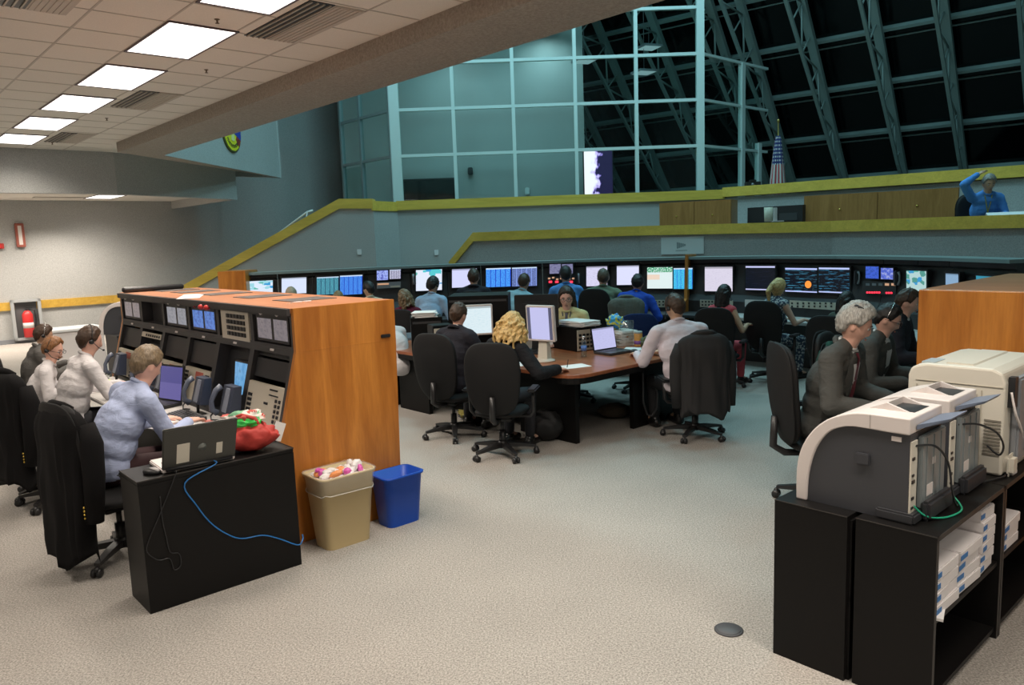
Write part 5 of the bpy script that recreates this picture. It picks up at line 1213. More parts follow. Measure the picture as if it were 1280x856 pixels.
def crumple(name, label, cat, p, size, cols, seed, parts=1, amp=1.0):
    rnd = random.Random(seed); bm = bmesh.new(); bmesh.ops.create_icosphere(bm, subdivisions=4, radius=1)
    for v in bm.verts:
        d = v.co.copy(); n_ = noise.noise(d*2.2+Vector((seed, 0, 0)))*.28+noise.noise(d*5+Vector((0, seed, 0)))*.13
        n_ *= amp; v.co = Vector((d.x*size[0], d.y*size[1], (d.z*.5+.5)*size[2]*2*.5))*(1+n_); v.co.z = max(0, v.co.z)
    me = bpy.data.meshes.new(name); bm.to_mesh(me); bm.free()
    for c in cols: me.materials.append(c)
    for f in me.polygons:
        f.use_smooth = True; q = f.center; f.material_index = min(len(cols)-1, int((noise.noise(Vector((q.x*14, q.y*14, q.z*14+seed)))+.5)*len(cols)))if len(cols) > 1 else 0
    o = bpy.data.objects.new(name, me); COL.objects.link(o); o.location = p; return tag(o, label, cat) if label else o
crumple('chip_bag', 'crumpled blue, green and yellow snack bag on the paper stack', 'snack bag', atY(769, 416, 9.0), (.10, .09, .17), [mat('bag_blue', (.02, .22, .55), .35), mat('bag_yellow', (.65, .65, .08), .4), mat('bag_blue2', (.05, .4, .75), .35)], 4)
bpy.data.objects['chip_bag'].location.z = DZ+.17
keyboard(at(664, 441, DZ), R(-38), 'black keyboard before the tilted lilac monitor', name='keyboard')
t = thing('desk_telephone', 'dark grey telephone set at the left end of the centre desk', 'telephone', at(512, 424, DZ), R(20))
m = MB(); m.hexa([(-.11, -.11, 0), (.11, -.11, 0), (.11, .1, 0), (-.11, .1, 0)], [(-.1, -.1, .03), (.1, -.1, .03), (.1, .09, .08), (-.1, .09, .08)]); m.build('phone_body', mat('phone_dark', (.10, .11, .13), .4), t)
m = MB(); m.tube([(-.07, -.09, .05), (-.075, -.04, .08), (-.075, .03, .10), (-.07, .08, .09)], [.022, .014, .014, .022]); m.build('handset', M_grey, t)
# under the desk
crumple('black_bag', 'black soft bag on the carpet by the blonde woman\'s chair', 'bag', at(683, 550, 0), (.19, .13, .30), [mat('bag_black', (.010, .010, .011), .6)], 9, amp=.45)
crumple('wicker_basket', 'low brown basket on the carpet under the desk', 'basket', at(768, 522, 0), (.19, .14, .16), [mat('basket_brown', (.06, .045, .03), .9)], 12, amp=.4)
crumple('yellow_bag', 'small yellow and black patterned bag on the carpet behind the dark suited man\'s chair', 'bag', at(590, 524, 0), (.15, .11, .13), [mat('bag_yel', (.28, .24, .05), .7), M_dark], 21)
crumple('green_bag', 'dark olive bag beside the blue chair back', 'bag', atY(812, 424, 8.3), (.10, .09, .16), [mat('olive', (.07, .085, .04), .8)], 33); bpy.data.objects['green_bag'].location.z = DZ
t = thing('cable_loop', 'thick black cable hanging in a loop from the desk corner beside the man in white', 'cable', at(806, 455, .7), 0)
P = [atY(x, y, 7.75)-t.location for x, y in [(803, 456), (804, 478), (804, 502), (809, 518), (815, 520), (821, 510), (822, 492), (818, 470)]]
MB().tube(P, .012, seg=8).build('cable_run', M_dark, t)
# ================================================================ chairs
def pillow(mb, W_, H_, TH, n=3.0, top=1.0, curve=.0, lumb=0, seg=32, rows=7, m=None, T=None):
    # padded superellipse panel in the x-z plane, thickness along y
    def ring(k, side):
        out_ = []
        for i in range(seg):
            a = 2*PI*i/seg; c, s = math.cos(a), math.sin(a)
            x = math.copysign(abs(c)**(2/n), c)*W_*k; z = math.copysign(abs(s)**(2/n), s)*H_*k
            x *= lerp(.86, 1.0, min(1, max(0, (z/H_+1)/1.2)))
            y = side*TH*.5*max(0, (1-k**4))**.5 + curve*(x*x) + lumb*math.cos(z/H_*PI*.5)
            out_.append((x, y, z))
        return out_
    ks = [.02, .35, .6, .78, .9, .97, 1.0]
    rs = [ring(k, 1) for k in ks]+[ring(k, -1) for k in ks[-2::-1]]
    mb.rings(rs, m, T, True)
M_coatb = mat('coat_black', (.006, .0055, .006), .9, spec=.2, bump=.2, bscale=300)
M_coatg = mat('coat_grey', (.030, .029, .030), .9, spec=.2, bump=.2, bscale=300)
def make_chair(name, label, fab=None, group='black swivel chairs around the consoles'):
    fab = fab or M_chairfab
    t = thing(name, label, 'chair', (0, 0, 0), 0, group)
    TT = Matrix.Translation((0, -.27, .775)) @ Matrix.Rotation(R(7), 4, 'X')
    m = MB(); pillow(m, .255, .335, .10, 3.2, curve=.55, lumb=-.03, m=fab, T=TT); m.build('backrest', fab, t)
    m = MB(); pillow(m, .262, .342, .03, 3.2, curve=.55, lumb=-.03, m=fab, T=Matrix.Translation((0, -.032, 0)) @ TT); m.build('back_shell', fab, t)
    m = MB(); pillow(m, .255, .24, .09, 3.0, m=fab, T=Matrix.Translation((0, 0, .43)) @ Matrix.Rotation(-PI/2, 4, 'X')); m.build('seat', fab, t)
    m = MB(); m.box(-.12, .12, -.14, .12, .35, .385, bev=.01); m.tube([(0, -.05, .36), (0, -.26, .37), (0, -.345, .42), (0, -.335, .62)], [.02, .025, .028, .025], seg=8); m.build('tilt_mechanism', M_chairpl, t)
    for s_ in (-1, 1):
        m = MB(); m.tube([(s_*.10, .02, .375), (s_*.27, .02, .38), (s_*.30, .02, .42), (s_*.305, .02, .62)], [.016, .018, .02, .02], seg=8); a = m.build('armrest', M_chairpl, t)
        q = MB(); q.box(s_*.305-.042, s_*.305+.042, -.12, .15, .62, .65, bev=.013); q.build('arm_pad', M_chairpl, a)
    m = MB(); m.cyl((0, 0, .09), (0, 0, .24), .032).cyl((0, 0, .2), (0, 0, .36), .018); m.build('gas_column', M_chairpl, t)
    m = MB()
    for k in range(5):
        a = 2*PI*k/5+.3; d = Vector((math.cos(a), math.sin(a), 0)); s_ = Vector((-d.y, d.x, 0))
        def c4(r_, w_, z0, z1_): p = d*r_; return [p-s_*w_+Vector((0, 0, z0)), p+s_*w_+Vector((0, 0, z0)), p+s_*w_+Vector((0, 0, z1_)), p-s_*w_+Vector((0, 0, z1_))]
        m.rings([c4(.0, .03, .085, .13), c4(.15, .026, .08, .118), c4(.31, .018, .068, .088)], None, None, False)
    m.cyl((0, 0, .075), (0, 0, .14), .045); m.build('star_base', M_chairpl, t)
    for k in range(5):
        a = 2*PI*k/5+.3; p = Vector((math.cos(a), math.sin(a), 0))*.315; s_ = Vector((-p.y, p.x, 0)).normalized()
        m = MB(); m.cyl(p+s_*.008+Vector((0, 0, .028)), p+s_*.028+Vector((0, 0, .028)), .028, seg=12); m.cyl(p-s_*.008+Vector((0, 0, .028)), p-s_*.028+Vector((0, 0, .028)), .028, seg=12)
        m.cyl(p-s_*.01+Vector((0, 0, .03)), p+s_*.01+Vector((0, 0, .03)), .012, seg=8); m.ell(p+Vector((0, 0, .045)), (.022, .022, .026), None, None, 8, 5); m.build('caster', M_chairpl, t)
    return t
chair0 = None
def place_chair(loc, rz, label, zs=1.0):
    global chair0
    if chair0 is None:
        chair0 = make_chair('swivel_chair', label); c = chair0
    else: c = copy_tree(chair0)
    c.location = (loc[0], loc[1], loc[2] if len(loc) > 2 else 0); c.rotation_euler = (0, 0, rz); c.scale = (1, 1, zs); c['label'] = label
    return c
def coat(loc, rz, label, mt, zs=1.0, seed=1, hem=.30, wide=1.0, buttons=None, top=1.16, stripes=False, sleeves=True):
    t = thing('suit_jacket', label, 'jacket', (loc[0], loc[1], 0), rz); rnd = random.Random(seed)
    K, N = 56, 26; rs = []
    for j in range(N+1):
        v = j/N; z_ = lerp(top, hem, v)
        w_ = (.17+.125*min(1, v/.10)**.6 if v < .10 else .295-.02*math.sin(min(1, (v-.1)/.5)*PI*.5))*wide
        w_ = max(.12, w_); cy = -.30-.012*v; dep = .052+.035*min(1, v/.15)
        if v < .02: dep = .03
        ring = []
        for k in range(K):
            a = 2*PI*k/K; c, s = math.cos(a), math.sin(a)
            x = math.copysign(abs(c)**.75, c)*w_; y = cy+math.copysign(abs(s)**.75, s)*dep + .45*x*x
            f_ = (.4+v)*.02*(math.sin(x*46+seed+v*2.0)+.6*math.sin(x*83+seed*2-v*3))
            if s < 0: y -= abs(f_)*.9
            zz = z_+ (v**3)*(.035*math.sin(a*3+seed)+.02*math.sin(a*7)); ring.append((x+(.012*noise.noise(Vector((x*5, v*4, seed)))), y+.015*noise.noise(Vector((x*6, v*5, seed+3))), zz*zs))
        rs.append(ring)
    m = MB(); m.rings(rs, mt, None, True); m.build('jacket_body', mt, t)
    if sleeves:
        for s_ in (-1, 1):
            m = MB(); L_ = .66
            P = [(s_*(.245+.01)*wide, -.25, (top-.10)*zs), (s_*.295*wide, -.24, (top-.22)*zs), (s_*.31*wide, -.25, (top-.42)*zs), (s_*.30*wide, -.27, (top-.40-.30)*zs)]
            m.tube(P, [.055, .068, .062, .052], mt, 14); o = m.build('sleeve', mt, t)
            if buttons:
                for k in range(4):
                    q = MB(); q.ell((s_*.30*wide+(-.02 if s_ < 0 else .02)*0, -.325, (top-.66+k*.022)*zs), (.008, .006, .008), buttons, None, 8, 5); q.build('cuff_button', None, o)
    m = MB(); m.tube([(-.12, -.27, (top-.012)*zs), (-.07, -.30, (top+.012)*zs), (0, -.315, (top+.018)*zs), (.07, -.30, (top+.012)*zs), (.12, -.27, (top-.012)*zs)], [.02, .026, .028, .026, .02], mt, 10); m.build('collar', mt, t)
    return t

# ================================================================ people
TSC = bpy.data.scenes.new('workbench'); TVL = TSC.view_layers[0]
def remesh(mb, voxel, smooth=2, fac=.5):
    bmesh.ops.recalc_face_normals(mb.bm, faces=list(mb.bm.faces))
    me = bpy.data.meshes.new('tmp'); mb.bm.to_mesh(me); mb.bm.free()
    o = bpy.data.objects.new('tmp', me); TSC.collection.objects.link(o)
    r_ = o.modifiers.new('r', 'REMESH'); r_.mode = 'VOXEL'; r_.voxel_size = voxel; r_.use_smooth_shade = True
    if smooth: s_ = o.modifiers.new('s', 'SMOOTH'); s_.iterations = smooth; s_.factor = fac
    TVL.update(); dg = TVL.depsgraph; me2 = bpy.data.meshes.new_from_object(o.evaluated_get(dg))
    bpy.data.objects.remove(o); bpy.data.meshes.remove(me)
    return me2
def head_r(d):
    x, y, z = d; p = Vector((x*.077, y*.096, z*.120))
    if z < 0:
        q = -z
        p.x *= 1-.30*q**1.3
        if y < 0: p.y *= 1-.42*q
        else: p.y *= 1-.06*q
    if y > 0: p.y *= .97
    if y > .1:
        w_ = min(1, (y-.1)/.3)
        zz = p.z; xx = p.x
        g = lambda a, s: math.exp(-(a/s)**2)
        nose = 0
        if -.05 < zz < .02: nose = .026*(1-((zz+.040)/.062)) if zz > -.040 else .026*max(0, 1-(-.040-zz)/.010)
        p.y += w_*nose*g(xx, .0115+.004*(1 if zz < -.025 else 0))
        p.y -= w_*.010*(g(xx-.031, .014)+g(xx+.031, .014))*g(zz-.004, .012)
        p.y += w_*.004*g(zz-.026, .010)*(1-.4*g(xx, .01))
        p.y += w_*.006*g(zz+.066, .010)*g(xx, .020)
        p.y -= w_*.003*g(zz+.0665, .003)*g(xx, .02)
        p.y += w_*.008*g(zz+.102, .016)*g(xx, .022)
        p.y -= w_*.004*g(zz+.084, .007)*g(xx, .02)
    return p
def head_mesh(mb, M, u=40, v=30, fem=False):
    rs = []
    for j in range(v+1):
        th = -PI/2+PI*min(max(j/v, .004), .996)
        ring = []
        for k in range(u):
            a = 2*PI*k/u; d = (math.cos(th)*math.cos(a), math.cos(th)*math.sin(a), math.sin(th)); ring.append(M @ head_r(d))
        rs.append(ring)
    mb.rings(rs, None, None, True)
    for s_ in (-1, 1): mb.ell((0, 0, 0), (.008, .019, .031), None, M @ Matrix.Translation((s_*.077, -.012, -.008)) @ Matrix.Rotation(R(-s_*18), 4, 'Z') @ Matrix.Rotation(R(8), 4, 'X'), 10, 8)
HL = {'short': [(0, .60), (40, .56), (62, .30), (78, -.02), (90, .06), (108, .02), (125, -.45), (180, -.66)],
      'receding': [(0, .80), (35, .62), (60, .40), (78, .0), (90, .06), (108, .02), (125, -.45), (180, -.66)],
      'balding': [(0, 1.05), (35, .98), (60, .62), (78, .05), (90, .08), (108, .05), (125, -.35), (180, -.50)],
      'long': [(0, .62), (35, .52), (60, .25), (75, -.35), (90, -.75), (120, -.9), (180, -.95)]}
def hair_mesh(M, style, thick, seed, rough_=1.0, u=56, v=40):
    mb = MB(); rs = []
    tab = HL[style]
    for j in range(v+1):
        th = -PI/2+PI*min(max(j/v, .004), .996); ring = []
        for k in range(u):
            a = 2*PI*k/u; d = Vector((math.cos(th)*math.cos(a), math.cos(th)*math.sin(a), math.sin(th)))
            az = abs(math.degrees(math.atan2(d.x, d.y))); hl = piece(az, tab)
            e = (d.z-hl)/.10; e = max(-1, min(1, e))
            q = head_r(d); nn_ = Vector((d.x/.077, d.y/.096, d.z/.12)).normalized()
            tk = thick*(e if e > 0 else e*.9)
            if style == 'balding' and d.z > .75: tk = -.004
            if e > 0:
                if thick > .02: tk += e*.009*noise.noise(Vector((d.x*9+seed, d.y*9, d.z*9)))
                tk += rough_*e*(.006*noise.noise(Vector((d.x*5+seed, d.y*5, d.z*5)))+.0045*noise.noise(Vector((d.x*16+seed, d.y*5, d.z*9)))+.003*noise.noise(Vector((d.x*30, d.y*9+seed, d.z*14))))
                tk += thick*.5*max(0, d.z)
            else: tk = min(tk, -.006)
            ring.append(M @ (q+nn_*tk))
        rs.append(ring)
    mb.rings(rs, None, None, True); return mb
def hairmat(name, col, col2=None):
    if name in MATS: return MATS[name]
    m, nt, b = new_mat(name); tc = nt.nodes.new('ShaderNodeTexCoord'); mp = nt.nodes.new('ShaderNodeMapping'); mp.inputs['Scale'].default_value = (90, 90, 18)
    n = nt.nodes.new('ShaderNodeTexNoise'); n.inputs['Scale'].default_value = 1.3; n.inputs['Detail'].default_value = 4
    nt.links.new(tc.outputs['Object'], mp.inputs[0]); nt.links.new(mp.outputs[0], n.inputs['Vector'])
    col2 = col2 or tuple(c*.5 for c in col)
    r = ramp(nt, n.outputs['Fac'], [(.35, col2), (.65, col)]); nt.links.new(r.outputs[0], b.inputs['Base Color'])
    bp = nt.nodes.new('ShaderNodeBump'); bp.inputs['Strength'].default_value = .6; bp.inputs['Distance'].default_value = .004
    nt.links.new(n.outputs['Fac'], bp.inputs['Height']); nt.links.new(bp.outputs[0], b.inputs['Normal']); b.inputs['Roughness'].default_value = .5
    MATS[name] = m; return m
def fabric(name, col, var=.08, kind=None, rough=.85):
    if name in MATS: return MATS[name]
    m = mat(name, col, rough, var=var, vscale=14, bump=.15, bscale=260, spec=.25)
    nt = m.node_tree; b = nt.nodes['Principled BSDF']; tc = nt.nodes.new('ShaderNodeTexCoord')
    # cloth creases
    mp = nt.nodes.new('ShaderNodeMapping'); mp.inputs['Scale'].default_value = (7, 7, 12); n = nt.nodes.new('ShaderNodeTexNoise'); n.inputs['Scale'].default_value = 1.5; n.inputs['Detail'].default_value = 3; n.inputs['Distortion'].default_value = 1.5
    nt.links.new(tc.outputs['Object'], mp.inputs[0]); nt.links.new(mp.outputs[0], n.inputs['Vector'])
    bp = nt.nodes.new('ShaderNodeBump'); bp.inputs['Strength'].default_value = .35; bp.inputs['Distance'].default_value = .02
    nt.links.new(n.outputs['Fac'], bp.inputs['Height'])
    old = b.inputs['Normal'].links[0].from_node; nt.links.new(bp.outputs[0], old.inputs['Normal'])
    if kind == 'floral':
        v = nt.nodes.new('ShaderNodeTexVoronoi'); v.inputs['Scale'].default_value = 32; nt.links.new(tc.outputs['Object'], v.inputs['Vector'])
        r = ramp(nt, v.outputs['Distance'], [(.3, (.42, .46, .48)), (.45, col)], 'CONSTANT'); nt.links.new(r.outputs[0], b.inputs['Base Color'])
    if kind == 'stripe':
        w_ = nt.nodes.new('ShaderNodeTexWave'); w_.inputs['Scale'].default_value = 22; nt.links.new(tc.outputs['Object'], w_.inputs['Vector'])
        r = ramp(nt, w_.outputs['Fac'], [(.4, col), (.6, tuple(c*1.5 for c in col))]); nt.links.new(r.outputs[0], b.inputs['Base Color'])
    return m
SKIN = {'fair': (.70, .44, .33), 'pink': (.74, .42, .32), 'tan': (.54, .33, .22), 'dark': (.20, .10, .065)}
def rot_frame(x, y, z): return Matrix(((x.x, y.x, z.x), (x.y, y.y, z.y), (x.z, y.z, z.z)))
def person(label, px, py, Y, rz, lean=10, side=0, look=(0, 0), hands=((-.2, .42, .76), (.2, .42, .76)), top=None, tk='shirt', trousers=(.02, .02, .025), skin='fair',
           hair=('short', .014, (.06, .035, .02)), det=2, fem=False, sc=None, floor=0.0, face=False, extras=(), wide=1.0, chair=None, sleeve=1.0, hroot=None, elbow=None):
    L = R(lean); S = R(side)
    t = Vector((math.sin(S), math.sin(L), math.cos(L))).normalized(); L2 = L*1.35+R(4); t2 = Vector((math.sin(S)*1.1, math.sin(L2), math.cos(L2))).normalized()
    hip = Vector((0, 0, .56)); chest = hip+t*.28; sh = chest+t2*.21; nb = sh+t2*.055
    hl = (L2*.55); th_ = Vector((math.sin(S)*.5, math.sin(hl+R(look[1])*.35)+.10, math.cos(hl))).normalized(); hc = nb+th_*.152
    p = atY(px, py, Y); zh = p.z-floor
    s = sc or max(.90, min(1.10, zh/hc.z)); off = Matrix.Rotation(rz, 3, 'Z') @ Vector((hc.x*s, hc.y*s, 0))
    root = Vector((p.x-off.x, p.y-off.y, floor))
    dz = max(-.10, min(.14, zh/s-hc.z)) # seat a little higher or lower
    for q in (hip, chest, sh, nb, hc): q.z += dz
    vox = {3: .009, 2: .013, 1: .018}[det]
    HM = Matrix.Translation(hc) @ Matrix.Rotation(R(look[0]), 4, 'Z') @ Matrix.Rotation(-(hl*.6+R(look[1])), 4, 'X') @ Matrix.Scale(.96 if fem else 1.0, 4)
    wS = (.165 if fem else .19)*wide
    X = Vector((1, 0, 0)); X = (X-t2*X.dot(t2)).normalized(); Fw = t2.cross(X)*-1
    if Fw.y < 0: Fw = -Fw
    RT = rot_frame(X, Fw, t2)
    arms = []
    for i, sg in enumerate((-1, 1)):
        a = sh+X*sg*wS*.95-t2*.01; w_ = Vector(hands[i]); w_.z = w_.z/s if w_.z < 1.0 else w_.z
        d = w_-a; D = d.length; u1, u2 = .285, .255
        if D > .97*(u1+u2): w_ = a+d*(.97*(u1+u2)/D); d = w_-a; D = d.length
        pole = Vector((sg*.55, -.45, -1)) if elbow is None else Vector(elbow[i]); dn = d.normalized(); pole = (pole-dn*pole.dot(dn)).normalized()
        c_ = (u1*u1+D*D-u2*u2)/(2*u1*D); c_ = max(-1, min(1, c_)); e = a+dn*u1*c_+pole*u1*math.sqrt(1-c_*c_)
        arms.append((a, e, w_))
    kz = .53+min(dz, .02); knees = [Vector((sg*.12, .43, kz)) for sg in (-1, 1)]; ank = [Vector((sg*.12, .40, .10)) for sg in (-1, 1)]
    k_ = .86 if fem else 1.0
    def torso(mb, o_):
        mb.ell(hip+Vector((0, 0, .01)), (.165*wide+o_, .125+o_, .12+o_), rot=None)
        mb.ell(hip+t*.15, ((.140 if fem else .158)*wide+o_, .115+o_, .15+o_), rot=RT)
        mb.ell(chest+t*.02, (.175*wide*k_+o_, .118+o_, .17+o_), rot=RT)
        mb.ell(sh-t2*.05, (.170*wide*k_+o_, .09+o_, .10+o_), rot=RT)
        mb.capsule(sh-X*wS*.85, sh+X*wS*.85, .052+o_, .052+o_)
        for sg in (-1, 1): mb.capsule(nb+t2*.005+X*sg*.02, sh+X*sg*wS*.8, .045+o_*.6, .045+o_)
        if fem:
            for sg in (-1, 1): mb.ell(chest+X*sg*.07+Fw*.09+t2*.0, (.06+o_,)*3)
    # ---- skin body
    b = MB(); head_mesh(b, HM)
    b.capsule(nb-t2*.04, hc+Vector((0, 0, -.06)), .056 if not fem else .048, .050 if not fem else .044); torso(b, 0)
    for a, e, w_ in arms: b.capsule(a, e, .048, .038); b.capsule(e, w_, .038, .026)
    for sg, kn, an in zip((-1, 1), knees, ank):
        b.capsule(Vector((sg*.085, .0, hip.z)), kn, .08, .058); b.capsule(kn, an, .055, .038); b.capsule(an, an+Vector((0, .14, -.055)), .035, .028)
    me = remesh(b, vox, 1 if det < 3 else 2, .4)
    hb = MB()
    for i, (a, e, w_) in enumerate(arms):
        sg = (-1, 1)[i]; f = (w_-e).normalized(); f = (f*.7+Vector((0, .5, -.12))).normalized() if w_.z < .95 else f
        dn = Vector((0, 0, -1)); dn = (dn-f*dn.dot(f)).normalized() if abs(f.z) < .9 else Vector((0, 1, 0)); sd = f.cross(dn)*(1 if sg < 0 else 1)
        if (sd.x*sg) > 0: sd = -sd      # thumb side points inward
        RM_ = rot_frame(sd, f, -dn)
        hb.ell(w_+f*.048, (.040, .055, .016), rot=RM_)
        for q in range(4):
            bs = w_+f*.088+sd*(.030-.020*q); ln = (.036, .042, .039, .030)[q]; c1 = (f+dn*.35).normalized(); c2 = (f+dn*1.1).normalized()
            p1 = bs+c1*ln; p2 = p1+c2*ln*.85; hb.capsule(bs-f*.02, p1, .0095, .0085, seg=8); hb.capsule(p1, p2, .0085, .007, seg=8)
        th0 = w_+f*.025+sd*.030; th1 = th0+(f*.6+sd*.8).normalized()*.040; th2 = th1+(f+sd*.1+dn*.3).normalized()*.03
        hb.capsule(th0-f*.01, th1, .013, .0105, seg=8); hb.capsule(th1, th2, .0105, .008, seg=8)
        hb.capsule(w_-f*.03, w_+f*.03, .026, .025, seg=10)
    hme = remesh(hb, .0055 if det == 3 else .008, 1, .4)
    bm = bmesh.new(); bm.from_mesh(me); bm.from_mesh(hme)
    me = bpy.data.meshes.new('person'); bm.to_mesh(me); bm.free()
    for q in me.polygons: q.use_smooth = True
    sm = mat('skin_'+skin, SKIN[skin], .5, var=.08, vscale=20); me.materials.append(sm)
    body = bpy.data.objects.new('person', me); COL.objects.link(body); body.location = root; body.rotation_euler = (0, 0, rz); body.scale = (s,)*3
    tag(body, label, 'person')
    # ---- upper garment
    o_ = .024 if tk == 'jacket' else .013
    g = MB(); torso(g, o_)
    for i, (a, e, w_) in enumerate(arms):
        if sleeve > .5: g.capsule(a, e, .052+o_, .044+o_); f = (w_-e); g.capsule(e, e+f*(sleeve-.06 if sleeve <= 1 else .94), .042+o_, .030+o_*.9)
        elif sleeve > 0: g.capsule(a, a+(e-a)*.5, .052+o_, .050+o_)
    if tk == 'jacket': g.ell(hip+Vector((0, .0, -.0)), (.19*wide, .15, .13))
    gm = remesh(g, vox*1.05, 2)
    A_ = .006 if tk == 'shirt' else .005
    nrm_ = [v_.normal.copy() for v_ in gm.vertices]
    for v_, vn in zip(gm.vertices, nrm_):
        c = v_.co; n1 = noise.noise(Vector((c.x*9, c.y*9, c.z*16+px)))+.5*noise.noise(Vector((c.x*22+py, c.y*22, c.z*30)))
        v_.co = c+vn*n1*A_
    for q in gm.polygons: q.use_smooth = True
    gm.materials.append(top); go = bpy.data.objects.new('jacket' if tk == 'jacket' else ('dress' if tk == 'dress' else 'shirt'), gm); COL.objects.link(go); go.parent = body
    bvh = BVHTree.FromPolygons([v_.co for v_ in gm.vertices], [tuple(q.vertices) for q in gm.polygons])
    # ---- trousers and shoes
    if det > 1 or tk == 'dress':
        g = MB(); g.ell(hip+Vector((0, .0, -.01)), (.168*wide, .13, .115))
        for sg, kn, an in zip((-1, 1), knees, ank): g.capsule(Vector((sg*.085, .0, hip.z)), kn, .088, .068); g.capsule(kn, an+Vector((0, 0, .03)), .064, .052)
        tm = remesh(g, .016, 2); tm.materials.append(mat('trouser_%02d%02d%02d' % tuple(int(c*99) for c in trousers), trousers, .85) if tk != 'dress' else top)
        to = bpy.data.objects.new('trousers' if tk != 'dress' else 'skirt', tm); COL.objects.link(to); to.parent = body
        for an in ank:
            q = MB(); q.capsule(an+Vector((0, -.03, -.05)), an+Vector((0, .16, -.062)), .045, .036); q.ell(an+Vector((0, .0, -.03)), (.045, .06, .05)); so = q.build('shoe', mat('shoe_black', (.012, .011, .011), .35), body)
    # ---- collar
    if tk != 'dress':
        q = MB(); cm = top if tk == 'shirt' else fabric('inner_white', (.62, .61, .60))
        cr = .062 if tk == 'shirt' else .055
        pts = [nb+X*(cr*math.cos(a))+Fw*((cr-.002)*math.sin(a)+.004)+t2*(.022+(-.018*math.sin(a))) for a in [2*PI*k/20 for k in range(20)]]
        q.tube(pts+[pts[0]], .013, cm, 8); q.build('collar', cm, body)
    if tk == 'jacket':
        q = MB(); pts = [nb+X*(.085*math.cos(a))+Fw*(.075*math.sin(a))+t2*(-.004-.035*math.sin(a)-.02*(math.sin(a) > .3)) for a in [PI*(.62+k/14*1.76) for k in range(15)]]
        q.tube(pts, .018, top, 8); q.build('jacket_collar', top, body)
    def patch(name, rows, m_, o2=.006, cols=4, par=None):
        vs = []; fs = []
        for r_, (h_, xl, xr) in enumerate(rows):
            base = nb-t2*h_
            for c in range(cols+1):
                o3 = base+X*lerp(xl, xr, c/cols)+Fw*.45; hit = bvh.ray_cast(o3, -Fw)
                q = (hit[0]+Fw*o2) if hit[0] is not None else base+Fw*.12+X*lerp(xl, xr, c/cols); vs.append(q)
        n1 = len(vs); vs += [v_-Fw*.004 for v_ in vs]
        for r_ in range(len(rows)-1):
            for c in range(cols):
                k = r_*(cols+1)+c; fs.append((k, k+1, k+cols+2, k+cols+1)); fs.append((n1+k, n1+k+cols+1, n1+k+cols+2, n1+k+1))
        q = MB(); q._fin(vs, fs, m_, True, None); return q.build(name, m_, par or body)
    for ex in extras:
        if ex[0] == 'shirtfront': patch('shirt_front', [(.0, -.055, .055), (.08, -.058, .058), (.18, -.046, .046), (.30, -.022, .022), (.36, -.004, .004)], fabric('inner_white', (.62, .61, .60)), .004)
        if ex[0] == 'tie':
            patch('tie', [(.01, -.018, .018), (.04, -.014, .014), (.12, -.022, .022), (.24, -.03, .03), (.36, -.034, .034), (.40, -.003, .003)], mat('tie_%s' % ex[1], ex[2], .5), .011)
        if ex[0] == 'lapels':
            for sg in (-1, 1): patch('lapel', [(.0, sg*.060, sg*.09), (.10, sg*.056, sg*.11), (.17, sg*.046, sg*.115), (.28, sg*.026, sg*.065), (.36, sg*.006, sg*.02)], top, .010)
        if ex[0] == 'badge':
            patch('lanyard', [(.0, -.055, -.045), (.12, -.03, -.02), (.24, -.005, .005)], mat('lanyard_%d' % int(ex[1][0]*99), ex[1], .6), .013, 1); patch('lanyard', [(.0, .055, .045), (.12, .03, .02), (.24, .005, -.005)], mat('lanyard_%d' % int(ex[1][0]*99), ex[1], .6), .013, 1)
            patch('badge', [(.25, -.03, .03), (.34, -.03, .03)], M_lt, .02)
        if ex[0] == 'headset':
            sgs = (-1, 1) if ex[1] == 0 else (ex[1],); hm = M_dark; hh = MB()
            pts = [HM @ Vector((.094*math.cos(a), -.012, .012+.132*math.sin(a))) for a in [PI*k/16*1.0 for k in range(17)]]
            hh.tube(pts, .0032, M_chrome if len(ex) > 2 and ex[2] == 'chrome' else hm, 6); ho = hh.build('headset', None, body)
            for sg in sgs:
                q = MB(); q.cyl(HM @ Vector((sg*.078, -.012, -.005)), HM @ Vector((sg*.095, -.012, -.005)), .020, hm, 14); q.build('ear_cushion', hm, ho)
            q = MB(); q.tube([HM @ Vector(v_) for v_ in ((sgs[0]*.098, .0, -.01), (sgs[0]*.09, .05, -.05), (sgs[0]*.055, .10, -.068))], .0035, hm, 6); q.ell(HM @ Vector((sgs[0]*.052, .103, -.068)), (.011, .011, .009), hm, None, 8, 6); q.build('microphone_boom', hm, ho)
        if ex[0] == 'glasses':
            q = MB()
            for sg in (-1, 1):
                q.tube([HM @ Vector((sg*.032+.024*math.cos(a), .106, .002+.018*math.sin(a))) for a in [2*PI*k/14 for k in range(15)]], .0022, None, 5)
                q.tube([HM @ Vector((sg*.056, .104, .006)), HM @ Vector((sg*.08, .05, .006)), HM @ Vector((sg*.083, -.02, .0))], .0022, None, 5)
            q.tube([HM @ Vector((-.009, .108, .004)), HM @ Vector((.009, .108, .004))], .0022, None, 5); q.build('glasses', mat('glasses_frame', (.03, .02, .02), .3), body)
        if ex[0] == 'clip':
            q = MB(); q.capsule(HM @ Vector((ex[1]*.07, .0, .112)), HM @ Vector((ex[1]*.06, -.045, .118)), .010, .010, M_dark, 8); q.build('hair_clip', M_dark, body)
        if ex[0] == 'beard':
            q = MB(); q.tube([HM @ Vector((.03*math.cos(a), .088+.014*math.sin(a*1.0), -.050-.006*abs(math.cos(a)))) for a in [PI*k/8 for k in range(9)]], .007, None, 6); q.build('moustache', hairmat('hair_'+ex[1], ex[2]), body)
